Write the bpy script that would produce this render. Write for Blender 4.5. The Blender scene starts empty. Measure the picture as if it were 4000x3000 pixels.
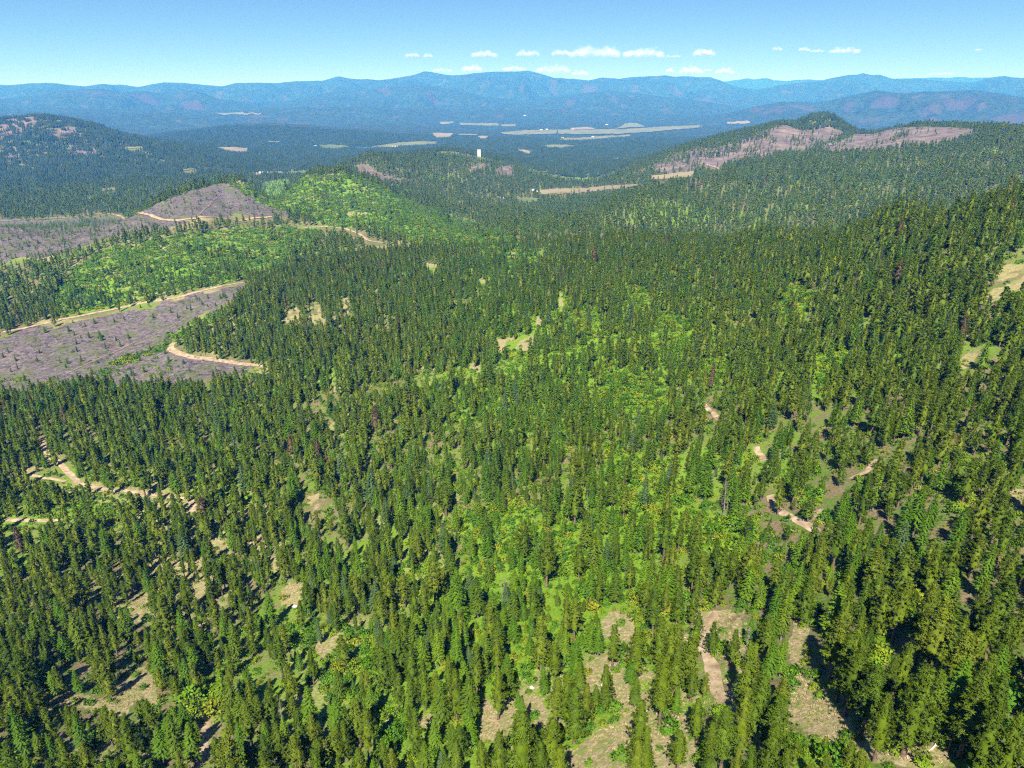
import bpy, math, random
import numpy as np
from mathutils import Vector
rng = np.random.default_rng(7)
random.seed(7)
SC = bpy.context.scene
COL = SC.collection
R = math.radians

# ------------------------------------------------------------------ camera
CZ = 400.0                       # camera height above the datum (valley floor is near 40)
PITCH = R(21.82)
FPX = 2773.0                     # focal length in pixels of the 4000 px wide photograph
cam_d = bpy.data.cameras.new('camera')
cam_d.sensor_width = 36.0
cam_d.lens = 36.0 * FPX / 4000.0
cam_d.clip_start = 1.0
cam_d.clip_end = 200000.0
cam = bpy.data.objects.new('camera', cam_d)
cam.location = (0, 0, CZ)
cam.rotation_euler = (math.pi / 2 - PITCH, 0, 0)
COL.objects.link(cam)
SC.camera = cam

# ------------------------------------------------------------------ sun and sky
SUN_EL = R(50.0)
SUN_AZ = R(12.0)                  # compass direction the shadows run to, clockwise from +Y
away = Vector((math.sin(SUN_AZ) * math.cos(SUN_EL), math.cos(SUN_AZ) * math.cos(SUN_EL), -math.sin(SUN_EL)))
sd = bpy.data.lights.new('sun', 'SUN')
sd.energy = 5.0
sd.angle = R(0.5)
sd.color = (1.0, 0.955, 0.88)
sun = bpy.data.objects.new('sun', sd)
sun.rotation_euler = away.to_track_quat('-Z', 'Y').to_euler()
sun.location = (0, -200, 900)
COL.objects.link(sun)
world = bpy.data.worlds.new('World')
SC.world = world
world.use_nodes = True
wn = world.node_tree
for n in list(wn.nodes):
    wn.nodes.remove(n)
sky = wn.nodes.new('ShaderNodeTexSky')
sky.sky_type = 'NISHITA'
sky.sun_disc = False
sky.sun_elevation = SUN_EL
sky.sun_rotation = SUN_AZ + math.pi
sky.altitude = 1300
sky.air_density = 0.62
sky.dust_density = 0.0
sky.ozone_density = 7.0
bg = wn.nodes.new('ShaderNodeBackground')
bg.inputs['Strength'].default_value = 0.05
wo = wn.nodes.new('ShaderNodeOutputWorld')
wn.links.new(sky.outputs[0], bg.inputs[0])
wn.links.new(bg.outputs[0], wo.inputs[0])

SC.view_settings.view_transform = 'Standard'
SC.view_settings.look = 'None'
SC.view_settings.exposure = 1.4
SC.view_settings.gamma = 1.0
SC.view_settings.use_curve_mapping = False
cy = SC.cycles
cy.use_denoising = False
cy.pixel_filter_type = 'BLACKMAN_HARRIS'
cy.filter_width = 1.2
cy.max_bounces = 5
cy.diffuse_bounces = 2
cy.glossy_bounces = 1
cy.transmission_bounces = 2
cy.volume_bounces = 0
cy.transparent_max_bounces = 128
cy.use_adaptive_sampling = True
cy.adaptive_threshold = 0.01

# ------------------------------------------------------------------ projection helpers (photo pixels <-> rays)
CP, SP = math.cos(PITCH), math.sin(PITCH)


def project(x, y, z):
    """photo pixel and depth of world points"""
    dz = np.asarray(z) - CZ
    dep = y * CP - dz * SP
    up = y * SP + dz * CP
    dep = np.where(np.abs(dep) < 1e-3, 1e-3, dep)
    return 2000 + FPX * x / dep, 1500 - FPX * up / dep, dep


def ray(px, py):
    u = (np.asarray(px, float) - 2000) / FPX
    v = (1500 - np.asarray(py, float)) / FPX
    return u, CP + v * SP, v * CP - SP


# ------------------------------------------------------------------ noise
def _hash(ix, iy, seed):
    h = (ix.astype(np.int64) * 374761393 + iy.astype(np.int64) * 668265263 + seed * 974711) & 0x7fffffff
    h = ((h ^ (h >> 13)) * 1274126177) & 0x7fffffff
    return ((h ^ (h >> 16)) & 0xffff) / 65535.0


def vnoise(x, y, seed=0):
    x = np.asarray(x, float); y = np.asarray(y, float)
    ix, iy = np.floor(x), np.floor(y)
    fx, fy = x - ix, y - iy
    fx = fx * fx * (3 - 2 * fx); fy = fy * fy * (3 - 2 * fy)
    a, b = _hash(ix, iy, seed), _hash(ix + 1, iy, seed)
    c, d = _hash(ix, iy + 1, seed), _hash(ix + 1, iy + 1, seed)
    return (a + (b - a) * fx) * (1 - fy) + (c + (d - c) * fx) * fy


def fbm(x, y, octv=4, seed=0, gain=0.5):
    s, a, t = 0.0, 1.0, 0.0
    for i in range(octv):
        s = s + a * (vnoise(x, y, seed + i * 17) * 2 - 1)
        t += a
        x = x * 2.03 + 11.3; y = y * 2.03 - 7.1
        a *= gain
    return s / t


def sstep(a, b, t):
    s = np.clip((t - a) / (b - a), 0, 1)
    return s * s * (3 - 2 * s)


# ------------------------------------------------------------------ terrain heights
# surveyed points: photo pixel + distance along the view axis -> one world point of bare ground each
PTS = []


def P(px, py, Z):
    u, f, w = ray(px, py)
    PTS.append((u * Z, f * Z, w * Z))


def D(px, Z, drop, v=0.2):          # a point given by distance and height below the camera
    u = (px - 2000) / FPX
    f = (Z - drop * SP) / CP
    PTS.append((u * Z, f, -drop))


for px, rows in {
    -700: ((2950, 265), (2250, 440), (1700, 640), (1500, 770), (1400, 860), (1200, 1080), (1000, 1320), (880, 1560)),
    0: ((2950, 255), (2250, 420), (1700, 620), (1560, 735), (1500, 815), (1300, 950), (1200, 1080), (1000, 1300), (880, 1500)),
    500: ((2950, 255), (2250, 420), (1700, 610), (1545, 715), (1470, 800), (1350, 900), (1200, 1030), (1050, 1190), (900, 1420), (855, 1540)),
    1000: ((2950, 250), (2250, 410), (1700, 600), (1420, 790), (1250, 905), (1155, 985), (1085, 1140), (1000, 1290), (900, 1490), (852, 1600)),
    1500: ((2950, 235), (2250, 380), (1700, 560), (1300, 810), (1120, 980), (1020, 1180), (930, 1420), (800, 1720)),
    2000: ((2950, 210), (2250, 340), (1700, 510), (1300, 740), (1050, 1000), (940, 1300)),
    2500: ((2950, 185), (2250, 300), (1700, 450), (1300, 660), (1010, 930), (940, 1060)),
    3000: ((2950, 170), (2250, 268), (1700, 400), (1300, 575), (1050, 770), (920, 930)),
    3500: ((2950, 153), (2250, 238), (1700, 345), (1300, 490), (1000, 630), (830, 740)),
    4000: ((2950, 148), (2250, 222), (1700, 312), (1300, 425), (1000, 535), (800, 640), (745, 690)),
    4700: ((2950, 140), (2250, 205), (1500, 330), (1000, 470), (700, 560)),
}.items():
    for py, Z in rows:
        P(px, py, Z)
for a in (   # ground behind the first ridge line, hills and valley
    (4700, 760, 130), (4700, 1100, 190), (4700, 2200, 60), (4000, 830, 150), (4000, 1050, 235), (4000, 1300, 215), (3500, 900, 190), (3500, 1120, 250), (3500, 1300, 235), (3000, 1100, 215), (3000, 1300, 262), (2750, 1500, 262),
    (2600, 1250, 240), (2500, 1400, 268), (2500, 1700, 225), (2000, 1550, 262), (2200, 1500, 252), (2000, 1900, 292),
    (1700, 1600, 252), (1000, 2000, 290), (1400, 2250, 285), (500, 1850, 300), (0, 1800, 315), (-700, 1900, 320), (800, 2100, 312),
    (1450, 2450, 300), (1650, 2450, 300), (1300, 3300, 325),
    (-800, 2800, 330), (0, 2600, 325), (500, 2600, 322), (1000, 2800, 330), (2200, 2800, 335), (0, 3300, 322), (500, 3300, 325), (1000, 4200, 345), (2300, 3400, 345),
    (2000, 4500, 350), (2500, 4500, 350), (1500, 5200, 355), (500, 6500, 352), (1500, 6300, 357), (2500, 6500, 360), (3500, 4600, 340), (4000, 4600, 340),
    (3000, 4700, 345), (4300, 6500, 350), (3300, 6500, 355), (-700, 7000, 345), (0, 6300, 340), (-900, 9500, 350), (500, 9500, 362), (1500, 9500, 364), (2500, 9500, 365), (3500, 9500, 362), (4500, 9500, 360),
):
    D(*a)
for a in (   # crests and faces of the middle hills (bare ground, so a little below the tree tops)
    (880, 716, 1780), (820, 716, 1770), (740, 738, 1750), (640, 782, 1730), (1000, 778, 1740), (1100, 818, 1710), (880, 790, 1690),
    (960, 705, 1880), (1200, 682, 1960), (1340, 660, 2030), (1450, 702, 2060), (1550, 760, 2050), (1700, 830, 1980), (1850, 890, 1850), (1340, 760, 1850), (1200, 800, 1750),
    (2000, 905, 1700), (2200, 860, 2000), (2300, 800, 2350), (2300, 745, 2950), (1900, 780, 2500), (2100, 780, 2600),
    (1450, 614, 2800), (1400, 640, 2780), (1490, 640, 2770), (1530, 672, 2700), (1600, 712, 2620), (1750, 592, 3300), (1680, 600, 3250), (1850, 612, 3250), (2000, 655, 3150), (1700, 720, 2650),
    (2450, 745, 2350), (2600, 705, 2250), (2800, 672, 2280), (3000, 640, 2300), (3300, 612, 2250), (3500, 592, 2220), (3700, 572, 2200), (3800, 540, 2210), (3880, 508, 2220), (4000, 530, 2200), (4500, 530, 2100),
    (2600, 830, 1620), (3000, 760, 1800), (3400, 730, 1750), (3400, 660, 2000), (3700, 660, 1850), (3900, 610, 1900), (2750, 740, 1950),
    (2540, 645, 2750), (2620, 610, 2900), (2700, 572, 3020), (2800, 545, 3060), (2900, 520, 3100), (3000, 498, 3120), (3070, 484, 3120), (3130, 505, 3180), (3165, 472, 3280), (3205, 432, 3330), (3250, 455, 3330), (3300, 492, 3320), (3360, 525, 3250),
    (3420, 515, 3050), (3500, 496, 3020), (3600, 490, 3020), (3700, 494, 3000), (3790, 498, 2950), (2600, 675, 2600), (2750, 645, 2620), (2900, 610, 2650), (3050, 575, 2700), (3250, 555, 2750),
    (3100, 545, 2850), (3400, 550, 2700),
    (-300, 470, 4500), (0, 462, 4450), (130, 452, 4450), (250, 460, 4450), (350, 485, 4430), (480, 528, 4350), (620, 565, 4200), (760, 600, 4000), (0, 560, 3900), (0, 625, 3600), (300, 590, 3800), (450, 630, 3700),
    (720, 510, 7300), (900, 482, 7500), (1050, 478, 7500), (1200, 490, 7500), (1400, 510, 7300), (1600, 535, 7000), (1000, 545, 6500), (1300, 545, 6500),
):
    P(*a)
for Z, drop in ((5600, 300), (5600, 320)):
    D(100, Z, drop); D(-400, Z, drop)
D(450, 5400, 335)
PA = np.array(PTS)
for az in (-180, -150, -115, -85, 85, 115, 150, 180):      # gentle forested land out of view
    for r_, dr in ((120, 165), (400, 190), (1200, 220), (4000, 300), (9000, 350)):
        s = -1 if az < 0 else 1
        add = (30 if s < 0 else -45) * min(1, (180 - abs(az)) / 60)
        PA = np.vstack([PA, [r_ * math.sin(R(az)), r_ * math.cos(R(az)), -dr - add]])


def rbf_coords(x, y):
    az = np.arctan2(x, y)
    return az * 3.0, np.log(np.hypot(x, y))


_pa, _pl = rbf_coords(PA[:, 0], PA[:, 1])
_C2 = 0.035 ** 2
_M = np.sqrt((_pa[:, None] - _pa[None]) ** 2 + (_pl[:, None] - _pl[None]) ** 2 + _C2)
_M[np.diag_indices(len(_pa))] += -0.003
_one = np.ones((len(_pa), 1))
_full = np.block([[_M, _one], [_one.T, np.zeros((1, 1))]])
_w = np.linalg.solve(_full, np.append(PA[:, 2], 0))


def rbf(a, l):
    out = np.full(a.shape, _w[-1])
    for i in range(len(_pa)):
        out += _w[i] * np.sqrt((a - _pa[i]) ** 2 + (l - _pl[i]) ** 2 + _C2)
    return out


SKYLINE = [(-900, 345), (-400, 320), (0, 330), (90, 328), (170, 320), (260, 330), (330, 338), (400, 328), (470, 330), (540, 340), (590, 330), (640, 322), (720, 324), (800, 332), (870, 337), (920, 325), (1000, 322), (1080, 324), (1160, 316), (1260, 316),
           (1320, 299), (1390, 309), (1480, 310), (1560, 300), (1660, 279), (1760, 292), (1850, 283), (1950, 280), (2070, 277), (2120, 292), (2170, 304), (2230, 306), (2300, 312), (2350, 303), (2420, 307), (2480, 298), (2560, 296), (2590, 293), (2640, 298), (2760, 300),
           (2810, 312), (2870, 335), (2960, 350), (3070, 328), (3200, 316), (3290, 296), (3370, 285), (3430, 290), (3490, 306), (3600, 308), (3700, 318), (3800, 322), (3870, 304), (3920, 294), (4000, 308), (4400, 315), (5200, 340)]
RANGES = [  # crest pixels, distance of the crest, front and back widths in log distance
    (SKYLINE, 27000, 0.34, 0.3),
    ([(-900, 370), (0, 385), (150, 372), (260, 352), (400, 346), (480, 362), (560, 351), (640, 362), (760, 352), (860, 385), (980, 400), (1080, 402), (1250, 368), (1400, 350), (1560, 336), (1680, 333), (1800, 352), (1900, 378), (2050, 392), (2200, 372), (2400, 352), (2550, 372), (2750, 395), (2900, 420), (3300, 430), (5200, 430)], 19000, 0.26, 0.2),
    ([(-900, 430), (2500, 470), (2750, 455), (2850, 440), (2960, 412), (3060, 396), (3200, 398), (3300, 378), (3420, 352), (3520, 362), (3650, 356), (3800, 352), (3900, 362), (4000, 378), (4400, 380), (5200, 400)], 14200, 0.22, 0.16),
    ([(-900, 420), (200, 420), (500, 425), (900, 432), (1200, 415), (1500, 418), (1900, 430), (2200, 425), (2500, 440), (2700, 450), (5200, 460)], 14800, 0.18, 0.12),
    ([(-900, 330), (2700, 335), (2860, 312), (2960, 302), (3080, 312), (3160, 308), (3240, 314), (3330, 305), (3600, 304), (3760, 300), (4000, 300), (5200, 330)], 42000, 0.15, 0.1),
]

AZ = np.concatenate([np.arange(-180, -64, 2.0), np.arange(-64, -46, 0.6), np.arange(-46, 46, 0.17), np.arange(46, 64, 0.6), np.arange(64, 180.1, 2.0)]) * math.pi / 180
LR = np.arange(math.log(24.0), math.log(49000.0), 0.0105)
RR = np.exp(LR)
GA, GL = np.meshgrid(AZ, LR, indexing='ij')
GX, GY = np.sin(GA) * np.exp(GL), np.cos(GA) * np.exp(GL)
GR = np.exp(GL)


def terrain():
    # evaluate the smooth part coarsely, then refine
    ca = np.linspace(-math.pi, math.pi, 361)
    cl = np.linspace(LR[0], LR[-1], 150)
    A, L = np.meshgrid(ca, cl, indexing='ij')
    # finer around the view
    fa = np.linspace(R(-50), R(50), 260)
    Fa, Fl = np.meshgrid(fa, cl, indexing='ij')
    Hc = rbf(A * 3.0, L)
    Hf = rbf(Fa * 3.0, Fl)

    def bil(G, a0, a1, l0, l1):
        n, m = G.shape
        ta = np.clip((GA - a0) / (a1 - a0) * (n - 1), 0, n - 1.001)
        tl = np.clip((GL - l0) / (l1 - l0) * (m - 1), 0, m - 1.001)
        i, j = ta.astype(int), tl.astype(int)
        fa_, fl_ = ta - i, tl - j
        return (G[i, j] * (1 - fa_) + G[i + 1, j] * fa_) * (1 - fl_) + (G[i, j + 1] * (1 - fa_) + G[i + 1, j + 1] * fa_) * fl_
    H1 = bil(Hc, -math.pi, math.pi, cl[0], cl[-1])
    H2 = bil(Hf, R(-50), R(50), cl[0], cl[-1])
    k = sstep(R(44), R(49), np.abs(GA))
    H = H2 * (1 - k) + H1 * k
    bk = sstep(R(140), R(176), np.abs(GA))
    mean = H1[np.argmin(np.abs(np.abs(AZ) - R(178)))][None, :]
    H = H * (1 - bk) + mean * bk
    # the broad valley floor takes over far out
    far = sstep(math.log(8200), math.log(10500), GL)
    H = H * (1 - far) + (-362 + 18 * fbm(GX / 2500, GY / 2500, 3, 5)) * far
    # small scale relief grows with distance
    amp = np.clip(GR * 0.006, 0.6, 16)
    H += amp * fbm(GX / np.clip(GR * 0.35, 60, 900), GY / np.clip(GR * 0.35, 60, 900), 1, 3) * 0.0
    H += np.clip(GR * 0.004, 0.0, 4.0) * fbm(GX / 95, GY / 95, 4, 21) * (1 - sstep(4000, 9000, GR))
    H += 9 * fbm(GX / 420, GY / 420, 4, 33) * sstep(1500, 3200, GR) * (1 - 0.6 * sstep(3300, 9000, GR))
    H += 5.5 * fbm(GX / 30, GY / 30, 4, 35) * sstep(1450, 1700, GR) * (1 - sstep(2100, 2600, GR))
    # far ranges
    for n_, (pts, Rc, wf, wb) in enumerate(RANGES):
        pp = np.array(pts, float)
        u, f, w = ray(pp[:, 0], pp[:, 1])
        a = np.arctan2(u, f)
        tan_el = w / np.hypot(u, f)
        o = np.argsort(a)
        el = np.interp(AZ, a[o], tan_el[o])
        rc = Rc * (1 + 0.10 * fbm(AZ * 4.0, AZ * 0 + n_ * 7.7, 3, 50 + n_))
        zc = (el * rc)[:, None]
        t = GL - np.log(rc)[:, None]
        front = np.clip(1 + t / wf, 0, 1)
        back = np.clip(1 - t / wb, 0, 1)
        s = np.where(t < 0, front, back)
        s = s ** 1.05
        floor = -370.0
        z = floor + (zc - floor) * s
        rel = np.clip((zc - floor), 80, 1200)
        sc = Rc * 0.075
        rid = 1 - np.abs(fbm(GX / sc, GY / sc, 5, 80 + n_, 0.55)) * 2.2
        env = 4 * s * (1 - s)
        z = z + rel * env * (0.46 * (rid - 0.60)) + rel * 0.09 * env * fbm(GX / (sc * .22), GY / (sc * .22), 4, 90 + n_)
        z = z + rel * 0.022 * fbm(GX / 520, GY / 520, 4, 97 + n_) * (s > 0)
        H = np.where(s > 0, np.maximum(H, z), H)
    return H + CZ


GH = terrain()


def H(x, y):
    """ground height, from the same grid the ground mesh is built of"""
    x = np.asarray(x, float); y = np.asarray(y, float)
    a = np.arctan2(x, y)
    l = np.log(np.maximum(np.hypot(x, y), 24.01))
    ta = np.interp(a, AZ, np.arange(len(AZ)))
    tl = (l - LR[0]) / (LR[1] - LR[0])
    ta = np.clip(ta, 0, len(AZ) - 1.001); tl = np.clip(tl, 0, len(LR) - 1.001)
    i, j = ta.astype(int), tl.astype(int)
    fa, fl = ta - i, tl - j
    return (GH[i, j] * (1 - fa) + GH[i + 1, j] * fa) * (1 - fl) + (GH[i, j + 1] * (1 - fa) + GH[i + 1, j + 1] * fa) * fl


_T = np.exp(np.linspace(math.log(40), math.log(48000), 1600))


def ground_at(px, py, up=0.0, tmin=40):
    """first place where the ray through a photo pixel meets the ground (raised by `up`)"""
    u, f, w = ray(px, py)
    n = math.sqrt(u * u + f * f)
    T = _T[_T * n >= tmin]
    x, y, z = u * T, f * T, CZ + w * T
    d = z - (H(x, y) + up)
    k = np.nonzero(d < 0)[0]
    if len(k) == 0:
        return None
    k = k[0]
    if k == 0:
        t = T[0]
    else:
        t = T[k - 1] + (T[k] - T[k - 1]) * d[k - 1] / (d[k - 1] - d[k] + 1e-9)
    return np.array([u * t, f * t, CZ + w * t - up])


def world_poly(pts):
    out = []
    n = len(pts)
    for i in range(n):
        a, b = np.array(pts[i], float), np.array(pts[(i + 1) % n], float)
        k = max(1, int(np.hypot(*(b - a)) / 60))
        for j in range(k):
            q = ground_at(*(a + (b - a) * j / k))
            if q is not None:
                out.append(q[:2])
    return np.array(out)


def inside(poly, x, y):
    x = np.asarray(x, float); y = np.asarray(y, float)
    res = np.zeros(x.shape, bool)
    x0, y0 = poly.min(0); x1, y1 = poly.max(0)
    m = (x >= x0) & (x <= x1) & (y >= y0) & (y <= y1)
    if not m.any():
        return res
    xs, ys = x[m], y[m]
    c = np.zeros(xs.shape, bool)
    n = len(poly)
    for i in range(n):
        xi, yi = poly[i]; xj, yj = poly[i - 1]
        if yi == yj:
            continue
        c ^= ((yi > ys) != (yj > ys)) & (xs < (xj - xi) * (ys - yi) / (yj - yi) + xi)
    res[m] = c
    return res

# ------------------------------------------------------------------ ground cover zones, outlined on the ground
Z_CLEARCUT = [
    [(0, 1312), (200, 1272), (400, 1232), (600, 1190), (800, 1150), (960, 1112), (905, 1180), (800, 1225), (700, 1285), (665, 1345), (690, 1378), (820, 1410), (1010, 1432), (900, 1475), (760, 1500), (600, 1492), (500, 1502), (380, 1470), (200, 1500), (0, 1545), (-300, 1560), (-300, 1340)],
    [(495, 852), (560, 822), (640, 790), (740, 748), (820, 726), (880, 726), (960, 765), (1050, 805), (1190, 832), (1120, 843), (850, 850), (700, 850)],
    [(-200, 868), (0, 862), (250, 856), (470, 848), (700, 862), (740, 880), (560, 898), (420, 928), (260, 985), (100, 1010), (0, 1045), (-200, 1060)],
]
Z_BRUSH = [   # open hillsides of bright shrubs and seedlings
    [(300, 1040), (430, 968), (640, 930), (820, 905), (1050, 885), (1260, 893), (1240, 940), (1180, 990), (1085, 1055), (950, 1096), (700, 1145), (430, 1200), (250, 1235), (200, 1160)],
    [(890, 735), (960, 715), (1200, 692), (1340, 670), (1450, 708), (1560, 766), (1700, 822), (1880, 880), (2020, 940), (2120, 1000), (2140, 1050), (1990, 1040), (1800, 985), (1640, 960), (1480, 900), (1300, 880), (1190, 845), (1050, 800), (960, 770)],
    [(350, 1465), (560, 1360), (720, 1285), (800, 1240), (900, 1205), (860, 1250), (720, 1320), (560, 1400), (420, 1465)],
]
Z_SHRUB = [   # thickets of bright deciduous shrubs showing between the trees
    [(2230, 1230), (2330, 1190), (2330, 1320), (2280, 1330)], [(2470, 1130), (2520, 1130), (2530, 1190), (2480, 1200)],
    [(3040, 1110), (3130, 1110), (3190, 1170), (3120, 1270), (3060, 1290), (3010, 1200)], [(2700, 1410), (2860, 1400), (2870, 1450), (2800, 1530), (2730, 1500)],
    [(3190, 1390), (3300, 1390), (3290, 1470), (3200, 1510)], [(1760, 2010), (1900, 1980), (2060, 1960), (2090, 2080), (2050, 2220), (1930, 2230), (1830, 2160)],
    [(1560, 2180), (1700, 2170), (1760, 2260), (1700, 2330), (1590, 2300)], [(1120, 2440), (1400, 2430), (1480, 2500), (1440, 2640), (1250, 2600), (1130, 2540)],
    [(2380, 1750), (2560, 1800), (2700, 2000), (2650, 2110), (2500, 2080), (2420, 1950)], [(2700, 1990), (2950, 2060), (2880, 2150), (2640, 2160)],
    [(3420, 2450), (3490, 2450), (3480, 2560), (3400, 2610), (3385, 2580)], [(3580, 2330), (3640, 2340), (3560, 2460), (3530, 2430)],
    [(1200, 2560), (1320, 2600), (1400, 2700), (1300, 2760), (1200, 2680)], [(2100, 2050), (2200, 2020), (2280, 2170), (2280, 2330), (2180, 2280)],
    [(2400, 2230), (2420, 2330), (2320, 2380), (2290, 2260)], [(3880, 2740), (3950, 2760), (3960, 2900), (3900, 2860)], [(3690, 2880), (3760, 2920), (3950, 2960), (3950, 3000), (3760, 3000), (3720, 2960)],
    [(3080, 2880), (3180, 2870), (3380, 2920), (3400, 3000), (3080, 3000)], [(2570, 2820), (2640, 2820), (2650, 2880), (2580, 2870)], [(1470, 2760), (1560, 2760), (1590, 2900), (1500, 2960), (1470, 2880)],
    [(720, 2680), (840, 2660), (870, 2800), (780, 2830), (720, 2780)], [(3130, 1890), (3200, 1890), (3210, 1960), (3140, 1990)], [(3720, 1930), (3800, 1940), (3780, 2000), (3710, 2010)],
    [(200, 2000), (420, 1960), (560, 1980), (560, 2030), (300, 2030)], [(2350, 1450), (2560, 1500), (2640, 1620), (2500, 1640), (2350, 1560)], [(2560, 1240), (2680, 1240), (2690, 1380), (2560, 1400)],
]
Z_DIRT = [    # bare tan ground and dry grass
    [(3105, 2420), (3195, 2412), (3190, 2470), (3165, 2560), (3165, 2665), (3220, 2680), (3250, 2760), (3330, 2800), (3385, 2865), (3450, 2900), (3560, 2900), (3640, 2880), (3700, 2880), (3730, 2960), (3700, 2995), (3560, 3000), (3420, 2990), (3370, 2940), (3200, 2890), (3130, 2850), (3085, 2800), (3090, 2740), (3105, 2670), (3095, 2600), (3080, 2520)],
    [(2400, 2425), (2462, 2418), (2478, 2500), (2470, 2560), (2425, 2550)], [(2400, 2640), (2445, 2640), (2475, 2740), (2485, 2850), (2485, 2900), (2410, 2900), (2430, 2800), (2398, 2720)],
    [(2190, 2960), (2290, 2905), (2380, 2880), (2470, 2870), (2505, 2940), (2500, 3060), (2130, 3060)], [(2300, 2640), (2330, 2600), (2375, 2585), (2360, 2650), (2330, 2690), (2305, 2670)],
    [(2055, 2700), (2100, 2730), (2145, 2790), (2130, 2880), (2090, 2830)], [(1630, 2790), (1740, 2760), (1720, 2830), (1640, 2830)], [(1870, 2720), (1960, 2790), (1940, 2850), (1880, 2830)],
    [(1095, 2310), (1175, 2285), (1160, 2380), (1085, 2375)], [(1190, 2490), (1270, 2520), (1310, 2480), (1320, 2530), (1270, 2570), (1215, 2530)], [(515, 2345), (570, 2318), (600, 2410), (555, 2412)],
    [(300, 2620), (365, 2575), (370, 2600), (320, 2640)], [(230, 2730), (330, 2700), (400, 2715), (480, 2700), (520, 2620), (570, 2590), (620, 2650), (620, 2740), (560, 2720), (480, 2810), (420, 2770), (330, 2755), (260, 2780)],
    [(150, 2770), (200, 2760), (190, 2800), (150, 2800)], [(1200, 1930), (1280, 1930), (1270, 2010), (1210, 2000)], [(830, 2100), (870, 2100), (870, 2150), (835, 2140)], [(1050, 2170), (1080, 2180), (1080, 2260), (1050, 2240)],
    [(755, 2280), (800, 2270), (790, 2340), (755, 2330)], [(1120, 1215), (1180, 1195), (1175, 1260), (1110, 1265)], [(1215, 1190), (1270, 1180), (1275, 1255), (1230, 1265)], [(1335, 1150), (1365, 1165), (1355, 1225), (1335, 1205)],
    [(1310, 1465), (1345, 1480), (1340, 1530), (1315, 1520)], [(1935, 1330), (2080, 1290), (2070, 1360), (1960, 1375)], [(1830, 1430), (1880, 1425), (1870, 1460), (1830, 1450)], [(2085, 1230), (2130, 1220), (2120, 1270), (2080, 1270)],
    [(2190, 1140), (2215, 1140), (2215, 1220), (2190, 1240)], [(1895, 1310), (1915, 1300), (1910, 1350), (1895, 1350)],
    [(3930, 1030), (4060, 990), (4060, 1160), (3940, 1140), (3900, 1090)], [(3820, 1150), (3960, 1130), (3900, 1200), (3820, 1190)], [(3740, 1390), (3900, 1350), (3880, 1410), (3760, 1450)], [(3940, 1900), (4010, 1890), (4010, 1960), (3950, 1950)],
    [(3170, 1990), (3240, 1985), (3230, 2020), (3180, 2030)], [(2640, 2720), (2730, 2700), (2740, 2740), (2660, 2740)], [(2620, 2640), (2660, 2640), (2650, 2690), (2610, 2700)],
    [(2840, 2420), (2880, 2410), (2880, 2470), (2845, 2475)], [(2810, 2560), (2860, 2590), (2850, 2620)], [(2560, 2780), (2600, 2790), (2690, 2810), (2680, 2840), (2600, 2830)],
    [(1645, 1020), (1720, 1035), (1725, 1060), (1660, 1045)], [(1985, 985), (2010, 985), (2010, 1030), (1990, 1030)], [(1870, 1090), (1900, 1080), (1905, 1110), (1875, 1110)],
]
Z_ROCK = [    # pinkish bare rock and burnt slopes on the middle hills
    [(2540, 650), (2620, 612), (2700, 585), (2800, 575), (2900, 560), (3000, 508), (3075, 490), (3140, 512), (3190, 480), (3250, 500), (3300, 520), (3250, 560), (3100, 590), (2950, 630), (2800, 650), (2640, 680), (2560, 680)],
    [(3200, 575), (3330, 540), (3420, 515), (3520, 498), (3700, 497), (3800, 505), (3800, 530), (3700, 560), (3500, 585), (3250, 605)],
    [(1375, 655), (1400, 640), (1450, 632), (1490, 655), (1510, 680), (1560, 690), (1640, 715), (1560, 712), (1480, 690), (1420, 670)],
    [(-50, 475), (120, 455), (150, 485), (60, 530), (-50, 540)], [(210, 500), (300, 500), (330, 535), (260, 540), (205, 530)], [(20, 590), (80, 590), (70, 612), (30, 610)], [(230, 580), (380, 575), (410, 600), (260, 610)],
    [(1820, 660), (1930, 638), (1900, 665), (1830, 680)], [(1950, 660), (2000, 645), (2005, 690), (1940, 690)],
    [(2580, 720), (2620, 715), (2610, 740), (2580, 745)], [(2690, 700), (2760, 700), (2750, 740), (2700, 735)],
]


Z_THIN = [   # open pine wood over dry grass
    [(1880, 2700), (2040, 2640), (2250, 2560), (2400, 2400), (2480, 2400), (2520, 2600), (2700, 2700), (2740, 3050), (1850, 3050)],
    [(2620, 2560), (2720, 2380), (2900, 2380), (2980, 2560), (2960, 2760), (2800, 2780), (2650, 2700)],
]


def zone(polys):
    return [p for p in (world_poly(q) for q in polys) if len(p) > 3]


WZ = {k: zone(v) for k, v in dict(clearcut=Z_CLEARCUT, brush=Z_BRUSH, shrub=Z_SHRUB, dirt=Z_DIRT, rock=Z_ROCK, thin=Z_THIN).items()}


def in_zone(name, x, y, pad=0.0):
    """zone membership with a ragged edge"""
    x = np.asarray(x, float); y = np.asarray(y, float)
    r = np.hypot(x, y)
    w = np.clip(r * 0.011, 1.5, 60)
    jx = x + w * fbm(x / (w * 2.5), y / (w * 2.5), 2, 301)
    jy = y + w * 2 * fbm(x / (w * 2.5), y / (w * 2.5), 2, 302)
    m = np.zeros(x.shape, bool)
    for p in WZ[name]:
        m |= inside(p, jx, jy)
    return m


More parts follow.
